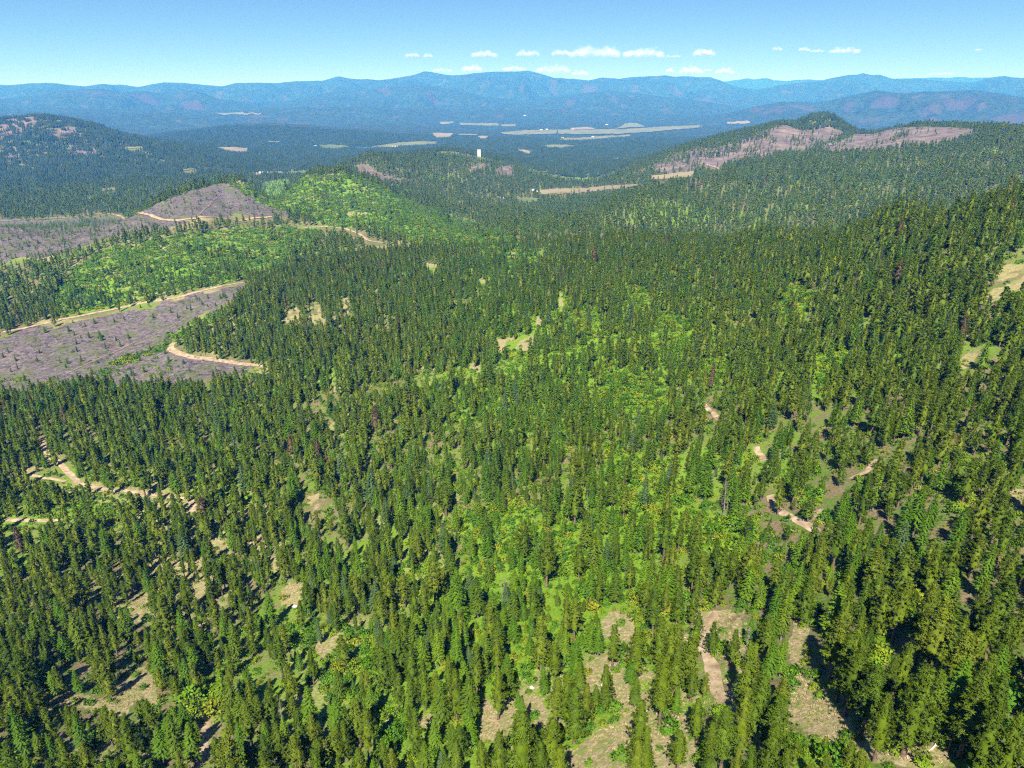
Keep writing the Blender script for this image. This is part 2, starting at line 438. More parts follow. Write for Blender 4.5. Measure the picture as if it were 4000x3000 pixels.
FARC = [  # scattered pale clearings on the far ranges
    (430, 372, 60, 12), (570, 378, 50, 10), (690, 375, 40, 9), (980, 394, 60, 10), (1110, 389, 30, 8), (600, 395, 60, 4), (1500, 348, 60, 5), (2035, 345, 14, 10), (2160, 352, 30, 8), (2300, 360, 40, 7), (2210, 430, 40, 14), (2370, 430, 25, 7), (1880, 415, 60, 9),
    (1700, 400, 60, 5), (2480, 345, 50, 8), (2650, 360, 40, 6), (1250, 420, 60, 5), (3130, 330, 30, 4), (3630, 440, 60, 14), (2750, 385, 50, 7), (760, 420, 50, 6), (1950, 450, 40, 6), (3450, 400, 50, 8), (3750, 395, 60, 8), (3900, 420, 60, 8), (1100, 470, 60, 6), (1180, 480, 90, 5),
    (520, 372, 20, 10), (3380, 472, 110, 6), (3900, 470, 130, 7), (3620, 478, 90, 5), (2960, 430, 50, 12), (3050, 418, 70, 12), (3140, 424, 60, 10), (3020, 438, 60, 8), (850, 372, 40, 6), (330, 360, 30, 5), (2240, 395, 40, 6), (2400, 395, 40, 5), (3300, 425, 60, 7), (1100, 520, 60, 6), (1380, 545, 50, 6), (1010, 455, 80, 4),
]

# ------------------------------------------------------------------ materials
MATS = {}


def new_mat(name):
    m = bpy.data.materials.new(name)
    m.use_nodes = True
    nt = m.node_tree
    for n in list(nt.nodes):
        nt.nodes.remove(n)
    out = nt.nodes.new('ShaderNodeOutputMaterial')
    MATS[name] = m
    return m, nt, out


class N:
    """tiny node-graph helper"""
    def __init__(s, nt):
        s.nt = nt

    def node(s, t, **kw):
        n = s.nt.nodes.new(t)
        for k, v in kw.items():
            setattr(n, k, v)
        return n

    def link(s, a, b):
        s.nt.links.new(a, b)

    def noise(s, vec, scale, detail=3.0, rough=0.55):
        n = s.node('ShaderNodeTexNoise')
        n.inputs['Scale'].default_value = scale
        n.inputs['Detail'].default_value = detail
        n.inputs['Roughness'].default_value = rough
        if vec is not None:
            s.link(vec, n.inputs['Vector'])
        return n.outputs[0]

    def ramp(s, fac, stops, interp='LINEAR'):
        n = s.node('ShaderNodeValToRGB')
        cr = n.color_ramp
        cr.interpolation = interp
        while len(cr.elements) < len(stops):
            cr.elements.new(0.5)
        for e, (p, c) in zip(cr.elements, stops):
            e.position = p
            e.color = (c[0], c[1], c[2], 1) if not isinstance(c, (int, float)) else (c, c, c, 1)
        s.link(fac, n.inputs[0])
        return n.outputs[0]

    def math(s, op, a, b=None, clamp=False):
        n = s.node('ShaderNodeMath', operation=op, use_clamp=clamp)
        for i, v in enumerate((a, b)):
            if v is None:
                continue
            if isinstance(v, (int, float)):
                n.inputs[i].default_value = v
            else:
                s.link(v, n.inputs[i])
        return n.outputs[0]

    def mix(s, fac, a, b):
        n = s.node('ShaderNodeMix', data_type='RGBA')
        for sock, v in ((n.inputs[0], fac), (n.inputs[6], a), (n.inputs[7], b)):
            if isinstance(v, (int, float)):
                sock.default_value = v
            elif isinstance(v, tuple):
                sock.default_value = (*v, 1)
            else:
                s.link(v, sock)
        return n.outputs[2]

    def attr(s, name):
        n = s.node('ShaderNodeAttribute')
        n.attribute_name = name
        return n

    def geo(s):
        return s.node('ShaderNodeNewGeometry').outputs['Position']

    def diffuse(s, col, rough=0.9):
        n = s.node('ShaderNodeBsdfPrincipled')
        n.inputs['Roughness'].default_value = rough
        n.inputs['Specular IOR Level'].default_value = 0.15
        if isinstance(col, tuple):
            n.inputs['Base Color'].default_value = (*col, 1)
        else:
            s.link(col, n.inputs['Base Color'])
        return n


def mottled(name, c1, c2, scale, c3=None, rough=0.9, bump=0.0):
    m, nt, out = new_mat(name)
    g = N(nt)
    pos = g.geo()
    f = g.noise(pos, scale, 4)
    stops = [(0.35, c1), (0.65, c2)] if c3 is None else [(0.3, c1), (0.5, c2), (0.68, c3)]
    b = g.diffuse(g.ramp(f, stops), rough)
    if bump:
        bn = g.node('ShaderNodeBump')
        bn.inputs['Strength'].default_value = 0.6
        bn.inputs['Distance'].default_value = bump
        g.link(g.noise(pos, scale * 3, 4), bn.inputs['Height'])
        g.link(bn.outputs[0], b.inputs['Normal'])
    g.link(b.outputs[0], out.inputs[0])
    return m


def ground_material():
    m, nt, out = new_mat('ground')
    g = N(nt)
    pos = g.geo()
    za, zb = g.attr('zone_a'), g.attr('zone_b')
    sa, sb = g.node('ShaderNodeSeparateColor'), g.node('ShaderNodeSeparateColor')
    g.link(za.outputs['Color'], sa.inputs[0]); g.link(zb.outputs['Color'], sb.inputs[0])
    dirt, green, clear = sa.outputs[0], sa.outputs[1], sa.outputs[2]
    rock, far, pale = sb.outputs[0], sb.outputs[1], sb.outputs[2]
    n_f = g.noise(pos, 0.9, 4, 0.65)
    n_m = g.noise(pos, 0.12, 4, 0.6)
    n_l = g.noise(pos, 0.018, 4, 0.6)
    n_k = g.noise(pos, 0.004, 5, 0.65)

    def sharp(v, k=0.5, w=0.5, n=n_m):
        a = g.math('ADD', v, g.math('MULTIPLY', g.math('SUBTRACT', n, 0.5), w))
        return g.math('MULTIPLY', g.math('SUBTRACT', a, k - 0.12), 4.0, True)

    litter = g.ramp(n_f, [(0.3, (0.075, 0.062, 0.036)), (0.5, (0.14, 0.105, 0.06)), (0.7, (0.20, 0.16, 0.09))])
    moss = g.ramp(n_f, [(0.3, (0.045, 0.085, 0.014)), (0.7, (0.105, 0.15, 0.022))])
    base = g.mix(g.ramp(n_m, [(0.42, 0.0), (0.6, 1.0)]), litter, moss)
    bright = g.ramp(n_f, [(0.3, (0.060, 0.135, 0.008)), (0.5, (0.11, 0.20, 0.010)), (0.7, (0.185, 0.24, 0.014))])
    col = g.mix(sharp(green), base, bright)
    dry = g.ramp(n_f, [(0.28, (0.135, 0.10, 0.055)), (0.5, (0.25, 0.20, 0.11)), (0.7, (0.37, 0.31, 0.18))])
    dryg = g.mix(g.ramp(g.noise(pos, 0.35, 4, 0.7), [(0.46, 0.0), (0.62, 0.9)]), dry, (0.135, 0.175, 0.038))
    col = g.mix(sharp(dirt), col, dryg)
    slash = g.ramp(g.noise(pos, 0.22, 5, 0.75), [(0.3, (0.030, 0.024, 0.027)), (0.46, (0.082, 0.067, 0.078)), (0.6, (0.150, 0.124, 0.132)), (0.75, (0.25, 0.205, 0.18))])
    slash = g.mix(g.ramp(g.noise(pos, 0.07, 5, 0.7), [(0.52, 0.0), (0.68, 0.5)]), slash, g.ramp(n_f, [(0.3, (0.12, 0.09, 0.068)), (0.7, (0.26, 0.205, 0.155))]))
    slash = g.mix(g.ramp(g.noise(pos, 0.045, 5, 0.65), [(0.47, 0.0), (0.62, 0.85)]), slash, (0.075, 0.095, 0.026))
    col = g.mix(sharp(clear), col, slash)
    rk = g.ramp(g.noise(pos, 0.02, 5, 0.7), [(0.3, (0.060, 0.048, 0.043)), (0.5, (0.125, 0.098, 0.086)), (0.7, (0.205, 0.165, 0.142))])
    col = g.mix(sharp(rock, n=n_l), col, rk)
    wood = g.ramp(g.noise(pos, 0.011, 6, 0.75), [(0.32, (0.012, 0.024, 0.009)), (0.5, (0.028, 0.050, 0.017)), (0.7, (0.06, 0.082, 0.03))])
    n_v = g.noise(pos, 0.0009, 5, 0.6)  # broad forest patches; their tones also stand in for shading of the spurs
    wood = g.mix(g.ramp(n_v, [(0.42, 0.0), (0.68, 0.45)]), wood, g.ramp(g.noise(pos, 0.02, 4, 0.7), [(0.35, (0.016, 0.028, 0.012)), (0.65, (0.042, 0.05, 0.026))]))
    openg = g.ramp(n_k, [(0.35, (0.05, 0.05, 0.025)), (0.65, (0.09, 0.075, 0.05))])
    wood = g.mix(g.ramp(n_k, [(0.57, 0.0), (0.66, 0.55)]), wood, openg)
    col = g.mix(far, col, wood)
    col = g.mix(sharp(pale, n=n_l, w=1.4), col, (0.060, 0.053, 0.040))
    b = g.diffuse(col, 0.95)
    bn = g.node('ShaderNodeBump')
    bn.inputs['Strength'].default_value = 0.7
    bn.inputs['Distance'].default_value = 0.5
    g.link(n_f, bn.inputs['Height'])
    bf = g.node('ShaderNodeBump')
    bf.inputs['Strength'].default_value = 1.0
    g.link(g.math('MULTIPLY', far, 28.0), bf.inputs['Distance'])
    g.link(g.noise(pos, 0.012, 6, 0.75), bf.inputs['Height'])
    g.link(bn.outputs[0], bf.inputs['Normal'])
    g.link(bf.outputs[0], b.inputs['Normal'])
    g.link(b.outputs[0], out.inputs[0])
    return m


ground_material()


def obj(name, verts, faces, mat, parent=None, smooth=False, mats=None, mat_idx=None):
    me = bpy.data.meshes.new(name)
    mesh_fill(me, verts, faces, smooth)
    for mm in (mats or [mat]):
        me.materials.append(MATS[mm] if isinstance(mm, str) else mm)
    if mat_idx is not None:
        me.polygons.foreach_set('material_index', np.asarray(mat_idx, np.int32))
    o = bpy.data.objects.new(name, me)
    COL.objects.link(o)
    o.parent = parent
    return o


def mesh_fill(me, verts, faces, smooth=False):
    verts = np.asarray(verts, np.float32)
    if isinstance(faces, np.ndarray):
        k = faces.shape[1]
        me.vertices.add(len(verts)); me.vertices.foreach_set('co', verts.ravel())
        me.loops.add(faces.size); me.loops.foreach_set('vertex_index', faces.ravel().astype(np.int32))
        me.polygons.add(len(faces))
        me.polygons.foreach_set('loop_start', np.arange(0, faces.size, k, dtype=np.int32))
        me.update(calc_edges=True)
    else:
        me.from_pydata(verts.tolist(), [], [list(f) for f in faces])
        me.update()
    me.polygons.foreach_set('use_smooth', np.full(len(me.polygons), smooth, bool))


def tag(o, label=None, cat=None, group=None, kind=None):
    for k, v in (('label', label), ('category', cat), ('group', group), ('kind', kind)):
        if v:
            o[k] = v
    return o


# ------------------------------------------------------------------ the ground, one sheet out to the horizon
def build_ground():
    na, nl = GA.shape
    v = np.stack([GX, GY, GH], -1).reshape(-1, 3)
    i = np.arange(na - 1)[:, None] * nl + np.arange(nl - 1)[None]
    f = np.stack([i, i + 1, i + nl + 1, i + nl], -1).reshape(-1, 4)
    # inner cap below the camera
    k = len(v)
    v = np.vstack([v, [[0, 0, GH[:, 0].mean()]]])
    o = obj('ground', v, f, 'ground', smooth=True)
    me = o.data
    x, y, r = GX.ravel(), GY.ravel(), GR.ravel()
    za = np.zeros((len(v), 4), np.float32); zb = np.zeros((len(v), 4), np.float32)
    za[:, 3] = 1; zb[:, 3] = 1
    near = r < 1500
    nn = np.nonzero(r < 5200)[0]
    za[nn, 0] = np.maximum(in_zone('dirt', x[nn], y[nn]) * (r[nn] < 2500) * np.where(r[nn] > 380, np.clip(0.62 + 1.5 * fbm(x[nn] / 13, y[nn] / 13, 3, 68), 0, 1), 1), in_zone('thin', x[nn], y[nn]) * np.clip(0.56 + 0.75 * fbm(x[nn] / 10, y[nn] / 10, 3, 66), 0, 1))
    za[nn, 0] = np.maximum(za[nn, 0], np.clip(0.30 + 0.55 * fbm(x[nn] / 38, y[nn] / 38, 3, 67) - 0.25 * sstep(-0.12, 0.0, GA.ravel()[nn]), 0, 1) * (r[nn] < 2300))
    # general greenness: moist draw through the middle, dry on open slopes
    gr = 0.36 + 0.40 * fbm(x / 110, y / 110, 3, 61) + 0.30 * np.exp(-((GA.ravel() - 0.05) / 0.28) ** 2) * (r < 1100)
    za[:-1, 1] = np.clip(gr, 0, 1)
    za[nn, 1] = np.maximum(za[nn, 1], 0.95 * (in_zone('shrub', x[nn], y[nn]) | in_zone('brush', x[nn], y[nn])))
    za[nn, 2] = in_zone('clearcut', x[nn], y[nn])
    mm = np.nonzero((r > 1800) & (r < 14000))[0]
    zb[mm, 0] = in_zone('rock', x[mm], y[mm])
    zb[:-1, 1] = sstep(5500, 7500, r) * (1 - zb[:-1, 0])
    # clearings on the far ranges
    pz = np.zeros(len(x))
    fm = np.nonzero((r > 6000) & (np.abs(GA.ravel()) < 0.75))[0]
    fx, fy = x[fm], y[fm]
    for (cx, cyy, wx, wy) in FARC:
        q = ground_at(cx, cyy)
        if q is None:
            continue
        d = np.hypot(q[0], q[1])
        az0 = math.atan2(q[0], q[1])
        da = (np.arctan2(fx, fy) - az0) * FPX / (wx * 0.55)
        dl = (np.log(np.hypot(fx, fy)) - math.log(d)) / 0.016
        rag = 0.9 * fbm(fx / 420 + cx, fy / 420, 4, 333)
        pz[fm] = np.maximum(pz[fm], 0.92 - 0.55 * np.sqrt(da ** 2 + dl ** 2) + rag * (np.abs(da) + np.abs(dl) < 3.2))
    zb[:-1, 2] = np.clip(pz, 0, 1)
    for nm, z in (('zone_a', za), ('zone_b', zb)):
        at = me.attributes.new(nm, 'FLOAT_COLOR', 'POINT')
        at.data.foreach_set('color', z.ravel())
    cap = [[k, (j + 1) * nl, j * nl] for j in range(na - 1)]
    tag(o, kind='structure')
    return o


ground = build_ground()

# ------------------------------------------------------------------ the air
hm, hnt, hout = new_mat('haze')
pv = hnt.nodes.new('ShaderNodeVolumePrincipled')
pv.inputs['Color'].default_value = (0.03, 0.27, 1.0, 1)
pv.inputs['Absorption Color'].default_value = (1, 1, 1, 1)
pv.inputs['Density'].default_value = 7.0e-5
pv.inputs['Anisotropy'].default_value = 0.0
for a_ in ('Color Attribute', 'Density Attribute', 'Temperature Attribute'):
    pv.inputs[a_].default_value = ''
hnt.links.new(pv.outputs[0], hout.inputs['Volume'])
hm.cycles.homogeneous_volume = True
HB, HT, HS = float(GH.min()) - 1.5, max(float(GH.max()), CZ) + 30.0, 49500.0
hv = [(sx * HS, sy * HS, z) for z in (HB, HT) for sx, sy in ((-1, -1), (1, -1), (1, 1), (-1, 1))]
hz = obj('haze', hv, [(3, 2, 1, 0), (4, 5, 6, 7), (0, 1, 5, 4), (1, 2, 6, 5), (2, 3, 7, 6), (3, 0, 4, 7)], 'haze')
tag(hz, kind='stuff')

# ------------------------------------------------------------------ small materials
mottled('road_dirt', (0.17, 0.12, 0.075), (0.29, 0.215, 0.14), 0.22, (0.40, 0.32, 0.22))
mottled('skid_soil', (0.085, 0.066, 0.062), (0.15, 0.12, 0.105), 0.3, (0.22, 0.175, 0.145))
mottled('field_green', (0.075, 0.105, 0.032), (0.12, 0.15, 0.05), 0.01)
mottled('field_pale', (0.10, 0.12, 0.05), (0.165, 0.165, 0.08), 0.008)
mottled('field_tan', (0.16, 0.135, 0.078), (0.23, 0.195, 0.115), 0.008)
mottled('gravel_white', (0.40, 0.385, 0.35), (0.5, 0.48, 0.45), 0.02)
mottled('white_wall', (0.46, 0.45, 0.43), (0.56, 0.55, 0.52), 0.6)
mottled('metal_roof', (0.34, 0.35, 0.37), (0.46, 0.47, 0.49), 0.4, rough=0.5)
mottled('red_wall', (0.26, 0.10, 0.075), (0.34, 0.14, 0.10), 0.4)
mottled('dark_door', (0.05, 0.05, 0.05), (0.09, 0.08, 0.07), 1.0)
mottled('pine_bark', (0.085, 0.058, 0.042), (0.17, 0.115, 0.08), 1.6)
mottled('fir_bark', (0.085, 0.07, 0.058), (0.17, 0.14, 0.115), 1.6)
mottled('dead_wood', (0.12, 0.105, 0.10), (0.24, 0.215, 0.20), 1.2)
mottled('charred_wood', (0.03, 0.027, 0.03), (0.085, 0.075, 0.08), 1.2)
mottled('pale_log', (0.46, 0.40, 0.32), (0.66, 0.60, 0.50), 1.2)
mottled('boulder_stone', (0.34, 0.32, 0.30), (0.58, 0.55, 0.52), 1.2, bump=0.1)
wm, wnt, wout = new_mat('pond_water')
g_ = N(wnt)
b_ = g_.diffuse((0.012, 0.035, 0.05), 0.12)
b_.inputs['Specular IOR Level'].default_value = 0.5
g_.link(b_.outputs[0], wout.inputs[0])


def leaf_material(name, stops, trans=0.25, clump=0.35):
    """needles or leaves: colour wanders from tree to tree and from clump to clump"""
    m, nt, out = new_mat(name)
    g = N(nt)
    oi = g.node('ShaderNodeObjectInfo')
    tree = g.ramp(oi.outputs['Random'], stops)
    n = g.noise(g.geo(), clump, 3, 0.6)
    val = g.ramp(n, [(0.3, 0.72), (0.7, 1.25)])
    mul = g.node('ShaderNodeMix', data_type='RGBA', blend_type='MULTIPLY')
    mul.inputs[0].default_value = 1.0
    g.link(tree, mul.inputs[6]); g.link(val, mul.inputs[7])
    col = mul.outputs[2]
    b = g.diffuse(col, 0.6)
    t = g.node('ShaderNodeBsdfTranslucent')
    g.link(col, t.inputs[0])
    mx = g.node('ShaderNodeMixShader')
    mx.inputs[0].default_value = trans
    g.link(b.outputs[0], mx.inputs[1]); g.link(t.outputs[0], mx.inputs[2])
    g.link(mx.outputs[0], out.inputs[0])


leaf_material('olive_needles', [(0.0, (0.068, 0.108, 0.003)), (0.5, (0.090, 0.134, 0.004)), (1.0, (0.120, 0.156, 0.008))])
leaf_material('dark_needles', [(0.0, (0.054, 0.096, 0.003)), (0.5, (0.070, 0.118, 0.004)), (1.0, (0.092, 0.138, 0.006))])
leaf_material('green_needles', [(0.0, (0.054, 0.122, 0.003)), (0.5, (0.076, 0.150, 0.004)), (1.0, (0.108, 0.176, 0.006))])
leaf_material('brown_needles', [(0.0, (0.085, 0.066, 0.03)), (1.0, (0.12, 0.085, 0.04))])
leaf_material('young_needles', [(0.0, (0.052, 0.126, 0.004)), (0.5, (0.072, 0.152, 0.005)), (1.0, (0.104, 0.176, 0.008))])
leaf_material('far_needles', [(0.0, (0.023, 0.046, 0.010)), (0.5, (0.033, 0.058, 0.013)), (1.0, (0.047, 0.072, 0.017))], 0.1, 0.05)  # darker colour holds the crown self-shading that the solid far clumps lack
leaf_material('blue_needles', [(0.0, (0.052, 0.100, 0.024)), (1.0, (0.080, 0.128, 0.040))])
leaf_material('bright_leaves', [(0.0, (0.062, 0.160, 0.006)), (0.45, (0.110, 0.222, 0.008)), (0.8, (0.180, 0.255, 0.010)), (1.0, (0.225, 0.235, 0.014))], 0.35, 0.5)
leaf_material('grass_blades', [(0.0, (0.17, 0.19, 0.05)), (0.5, (0.36, 0.30, 0.15)), (1.0, (0.46, 0.38, 0.22))], 0.2, 0.8)
leaf_material('slash_sticks', [(0.0, (0.04, 0.03, 0.032)), (0.5, (0.09, 0.072, 0.072)), (1.0, (0.19, 0.155, 0.14))], 0.0, 0.5)

# ------------------------------------------------------------------ plant shapes


def unit(v):
    return v / np.maximum(np.linalg.norm(v, axis=-1, keepdims=True), 1e-9)


def leaves(c, d, n, L, W):
    """kite shaped leaves: base c, direction d, face normal n, length L, width W -> verts, quads"""
    w = unit(np.cross(d, n)) * np.asarray(W)[..., None] * 0.5
    L = np.asarray(L)[..., None]
    v = np.stack([c, c + d * L * 0.45 + w, c + d * L, c + d * L * 0.45 - w], 1).reshape(-1, 3)
    return v, np.arange(len(v)).reshape(-1, 4)


def tube(pts, rad, sides=7):
    pts = np.asarray(pts, float)
    n = len(pts)
    a = np.linspace(0, 2 * math.pi, sides, endpoint=False)
    v = []
    for i in range(n):
        t = unit(pts[min(i + 1, n - 1)] - pts[max(i - 1, 0)])
        ref = np.array([1.0, 0, 0]) if abs(t[0]) < 0.8 else np.array([0, 1.0, 0])
        u = unit(np.cross(t, ref)); w = np.cross(t, u)
        v.append(pts[i] + rad[i] * (np.cos(a)[:, None] * u + np.sin(a)[:, None] * w))
    v = np.vstack(v)
    f = [[i * sides + j, i * sides + (j + 1) % sides, (i + 1) * sides + (j + 1) % sides, (i + 1) * sides + j] for i in range(n - 1) for j in range(sides)]
    return v, np.array(f)


def merge(parts):
    vs, fs, k = [], [], 0
    for v, f in parts:
        vs.append(v); fs.append(f + k); k += len(v)
    return np.vstack(vs), np.vstack(fs)


def outward(v, f, bend=0.45):
    """turn every leaf's front outwards and lean its shading normal away from the stem"""
    n = np.cross(v[f[:, 1]] - v[f[:, 0]], v[f[:, 2]] - v[f[:, 0]])
    n = unit(n)
    c = v[f].mean(1)
    rr = np.hypot(c[:, 0], c[:, 1])
    o = unit(np.stack([c[:, 0], c[:, 1], 0.30 * rr + 0.45], 1))
    flip = (n * o).sum(1) < 0
    f = f.copy(); f[flip] = f[flip][:, ::-1]
    n[flip] *= -1
    vn = np.zeros_like(v)
    for k in range(f.shape[1]):
        np.add.at(vn, f[:, k], n * (1 - bend) + o * bend)
    return v, f, unit(vn)


def trunk_shape(h, r0, rg, sides=7, lean=0.3, top=0.97):
    n = 8
    t = np.linspace(0, 1, n)
    bx, by = rg.normal(0, lean, 2)
    p = np.stack([bx * t ** 2, by * t ** 2, t * h * top - 0.6 * (t == 0)], 1)
    r = r0 * (1 - t) ** 0.8 + 0.03
    r[0] *= 1.35
    return tube(p, r, sides), p


def spindle(h, cb, prof, rg, k, sides=9, rows=7):
    """lumpy inner mass of the crown, so that it is not see-through"""
    s = np.linspace(0.02, 0.97, rows)
    a = np.linspace(0, 2 * math.pi, sides, endpoint=False)
    rr = prof(s)[:, None] * k * rg.uniform(0.7, 1.1, (rows, sides))
    z = (cb + s * (1 - cb))[:, None] * h + rg.normal(0, 0.25, (rows, sides))
    v = np.stack([rr * np.cos(a), rr * np.sin(a), z], -1).reshape(-1, 3)
    f = [[i * sides + j, i * sides + (j + 1) % sides, (i + 1) * sides + (j + 1) % sides, (i + 1) * sides + j] for i in range(rows - 1) for j in range(sides)]
    return v, np.array(f)


def pine_shape(seed, lod, h=26.0):
    """open rounded pine: tufted branch ends round a bare lower trunk"""
    rg = np.random.default_rng(seed)
    cb = rg.uniform(0.10, 0.30)
    Rm = rg.uniform(3.3, 4.4)
    pw = rg.uniform(0.58, 0.85)
    prof = lambda s: Rm * np.clip(1 - s, 0, 1) ** pw * (0.62 + 0.38 * np.clip(s * 3.5, 0, 1))
    nb, nt_, ml, L, W, tr = [(110, 4, 24, 0.72, 0.20, 0.9), (72, 3, 11, 1.08, 0.46, 1.0), (28, 2, 4, 2.4, 1.45, 1.15)][lod]
    s = np.sort(rg.uniform(0, 1, nb)) ** 0.92
    s = np.append(s, [0.93, 0.97, 1.0]); nb = len(s)
    az = np.arange(nb) * 2.39996 + rg.normal(0, 0.5, nb)
    # uneven sides: some branches are much shorter, gaps in the outline
    rr = prof(s) * rg.uniform(0.55, 1.18, nb) * (1 + 0.22 * np.sin(az + rg.uniform(0, 6)))
    z0 = (cb + s * (1 - cb)) * h
    tilt = 0.10 + 0.55 * s + rg.normal(0, 0.12, nb)
    dirs = np.stack([np.cos(az) * np.cos(tilt), np.sin(az) * np.cos(tilt), np.sin(tilt)], 1)
    parts = []
    fr = np.linspace(0.42, 1.0, nt_)
    tc = (np.stack([np.zeros(nb), np.zeros(nb), z0], 1)[:, None] + dirs[:, None] * (rr[:, None] * fr)[..., None]).reshape(-1, 3)
    tc = tc + rg.normal(0, 0.28, tc.shape)
    od = np.repeat(dirs, nt_, 0)
    size = np.tile(0.75 + 0.35 * fr, nb) * rg.uniform(0.75, 1.2, len(tc))
    c = np.repeat(tc, ml, 0)
    d = unit(rg.normal(0, 1, c.shape) + np.repeat(od, ml, 0) * 0.7 + np.array([0, 0, 0.45]))
    nn = unit(rg.normal(0, 1, c.shape))
    k = np.repeat(size, ml)
    parts.append(leaves(c - d * 0.12, d, nn, L * k * rg.uniform(0.7, 1.25, len(c)), W * k * tr))
    parts.append(spindle(h, cb, prof, rg, 0.5 if lod == 0 else 0.62, 9 if lod < 2 else 6, 7 if lod < 2 else 5))
    crown = merge(parts)
    tk, path = trunk_shape(h, 0.42, rg, 7 if lod == 0 else 5 if lod == 1 else 3)
    if lod == 0:      # bare boughs reaching into the tufts
        bp = [tk]
        for i in range(0, nb - 3, 3):
            a = np.array([0, 0, z0[i]]); e = a + dirs[i] * rr[i] * 0.8
            bp.append(tube([a, (a + e) / 2 - [0, 0, 0.1], e], [0.09, 0.06, 0.03], 3))
        for i in range(5):
            zz = h * cb * rg.uniform(0.45, 1.0); aa = rg.uniform(0, 6.28); l_ = rg.uniform(0.6, 1.6)
            bp.append(tube([[0, 0, zz], [math.cos(aa) * l_, math.sin(aa) * l_, zz - 0.1]], [0.06, 0.02], 3))
        tk = merge(bp)
    return crown, tk


def fir_shape(seed, lod, h=26.0, slim=1.0):
    """conical fir: whorls of flat drooping sprays"""
    rg = np.random.default_rng(seed)
    cb = rg.uniform(0.06, 0.2)
    Rm = rg.uniform(3.7, 4.8) * slim
    pw = rg.uniform(0.72, 0.95)
    prof = lambda s: Rm * np.clip(1 - s, 0, 1) ** pw * (0.7 + 0.3 * np.clip(s * 5, 0, 1)) + 0.10
    rows, per, nl, L, W = [(27, 9, 18, 0.95, 0.28), (20, 8, 10, 1.35, 0.58), (9, 6, 3, 2.6, 1.7)][lod]
    parts = []
    C, Dd, Nn, Ls, Ws = [], [], [], [], []
    for i in range(rows):
        s = (i + 0.3) / rows
        m = max(4, int(per * (0.55 + 0.6 * (1 - s))))
        a0 = rg.uniform(0, 6.28)
        for j in range(m):
            az = a0 + j * 2 * math.pi / m + rg.normal(0, 0.16)
            ss = min(0.985, s + rg.uniform(-0.4, 0.4) / rows)
            rr = float(prof(np.array(ss))) * rg.uniform(0.72, 1.15)
            z = (cb + ss * (1 - cb)) * h
            droop = -0.28 + 0.55 * ss + rg.normal(0, 0.1)
            dv = np.array([math.cos(az) * math.cos(droop), math.sin(az) * math.cos(droop), math.sin(droop)])
            side = np.array([-math.sin(az), math.cos(az), 0])
            fr = np.linspace(0.28, 0.95, nl) if nl > 1 else np.array([0.8])
            sg = np.where(np.arange(nl) % 2 == 0, 1.0, -1.0)
            base = np.array([0, 0, z]) + dv * (rr * fr)[:, None] + np.array([0, 0, 0.10]) * (fr ** 2 * rr)[:, None]
            d = unit(dv * 0.95 + side * (sg * rg.uniform(0.35, 1.0, nl) * (1 - 0.5 * fr))[:, None] + rg.normal(0, 0.16, (nl, 3)))
            nrm = unit(np.array([0, 0, 1.0]) + rg.normal(0, 0.32, (nl, 3)))
            C.append(base); Dd.append(d); Nn.append(nrm)
            q = (0.55 + 0.45 * (1 - ss)) * rg.uniform(0.75, 1.2, nl)
            Ls.append(L * q); Ws.append(W * q)
    parts.append(leaves(np.vstack(C), np.vstack(Dd), np.vstack(Nn), np.concatenate(Ls), np.concatenate(Ws)))
    parts.append(spindle(h, cb, prof, rg, 0.5 if lod == 0 else 0.52, 8 if lod < 2 else 6, 9 if lod < 2 else 5))
    tops = np.array([[0, 0, h * 0.965]] * 4)
    dd = unit(np.array([[0.3, 0, 1], [-0.3, 0.1, 1], [0, 0.3, 1], [0.05, -0.3, 1.0]]))
    parts.append(leaves(tops, dd, unit(np.array([[1.0, .2, 0], [0.2, 1, 0], [1, 1, 0], [1, -1, 0]])), np.full(4, 1.3), np.full(4, 0.35)))
    crown = merge(parts)
    tk, path = trunk_shape(h, 0.36, rg, 7 if lod == 0 else 5 if lod == 1 else 3, 0.15)
    return crown, tk


def shrub_shape(seed, lod, h=2.4):
    """rounded many-stemmed leafy shrub"""
    rg = np.random.default_rng(seed)
    nc, ml, L, W = [(34, 12, 0.42, 0.30), (14, 7, 0.75, 0.55)][lod]
    th = rg.uniform(0, 2 * math.pi, nc)
    ph = np.arccos(rg.uniform(0.0, 1, nc))
    rad = rg.uniform(0.55, 1.0, nc)
    R0 = h * 0.72
    cc = np.stack([R0 * rad * np.sin(ph) * np.cos(th), R0 * rad * np.sin(ph) * np.sin(th) * rg.uniform(0.75, 1.1), 0.15 + h * 0.8 * rad * np.cos(ph)], 1)
    c = np.repeat(cc, ml, 0) + rg.normal(0, 0.2, (nc * ml, 3))
    d = unit(unit(c) * 0.6 + rg.normal(0, 0.7, c.shape) + [0, 0, 0.25])
    v = leaves(c, d, unit(rg.normal(0, 1, c.shape) + unit(c) * 0.8), L * rg.uniform(0.7, 1.3, len(c)), np.full(len(c), W))
    st = []
    for i in range(5):
        a = rg.uniform(0, 6.28)
        e = np.array([math.cos(a) * R0 * .55, math.sin(a) * R0 * .55, h * 0.6])
        st.append(tube([[0, 0, -0.15], e * 0.5, e], [0.05, 0.035, 0.015], 4 if lod == 0 else 3))
    return v, merge(st)


def tuft_shape(seed):
    rg = np.random.default_rng(seed)
    n = 26
    a = rg.uniform(0, 6.28, n); q = rg.uniform(0, 0.45, n)
    c = np.stack([np.cos(a) * q, np.sin(a) * q, np.full(n, -0.03)], 1)
    d = unit(np.stack([np.cos(a) * 0.5, np.sin(a) * 0.5, np.ones(n)], 1) + rg.normal(0, 0.25, (n, 3)))
    return leaves(c, d, unit(rg.normal(0, 1, (n, 3))), rg.uniform(0.3, 0.65, n), np.full(n, 0.11))


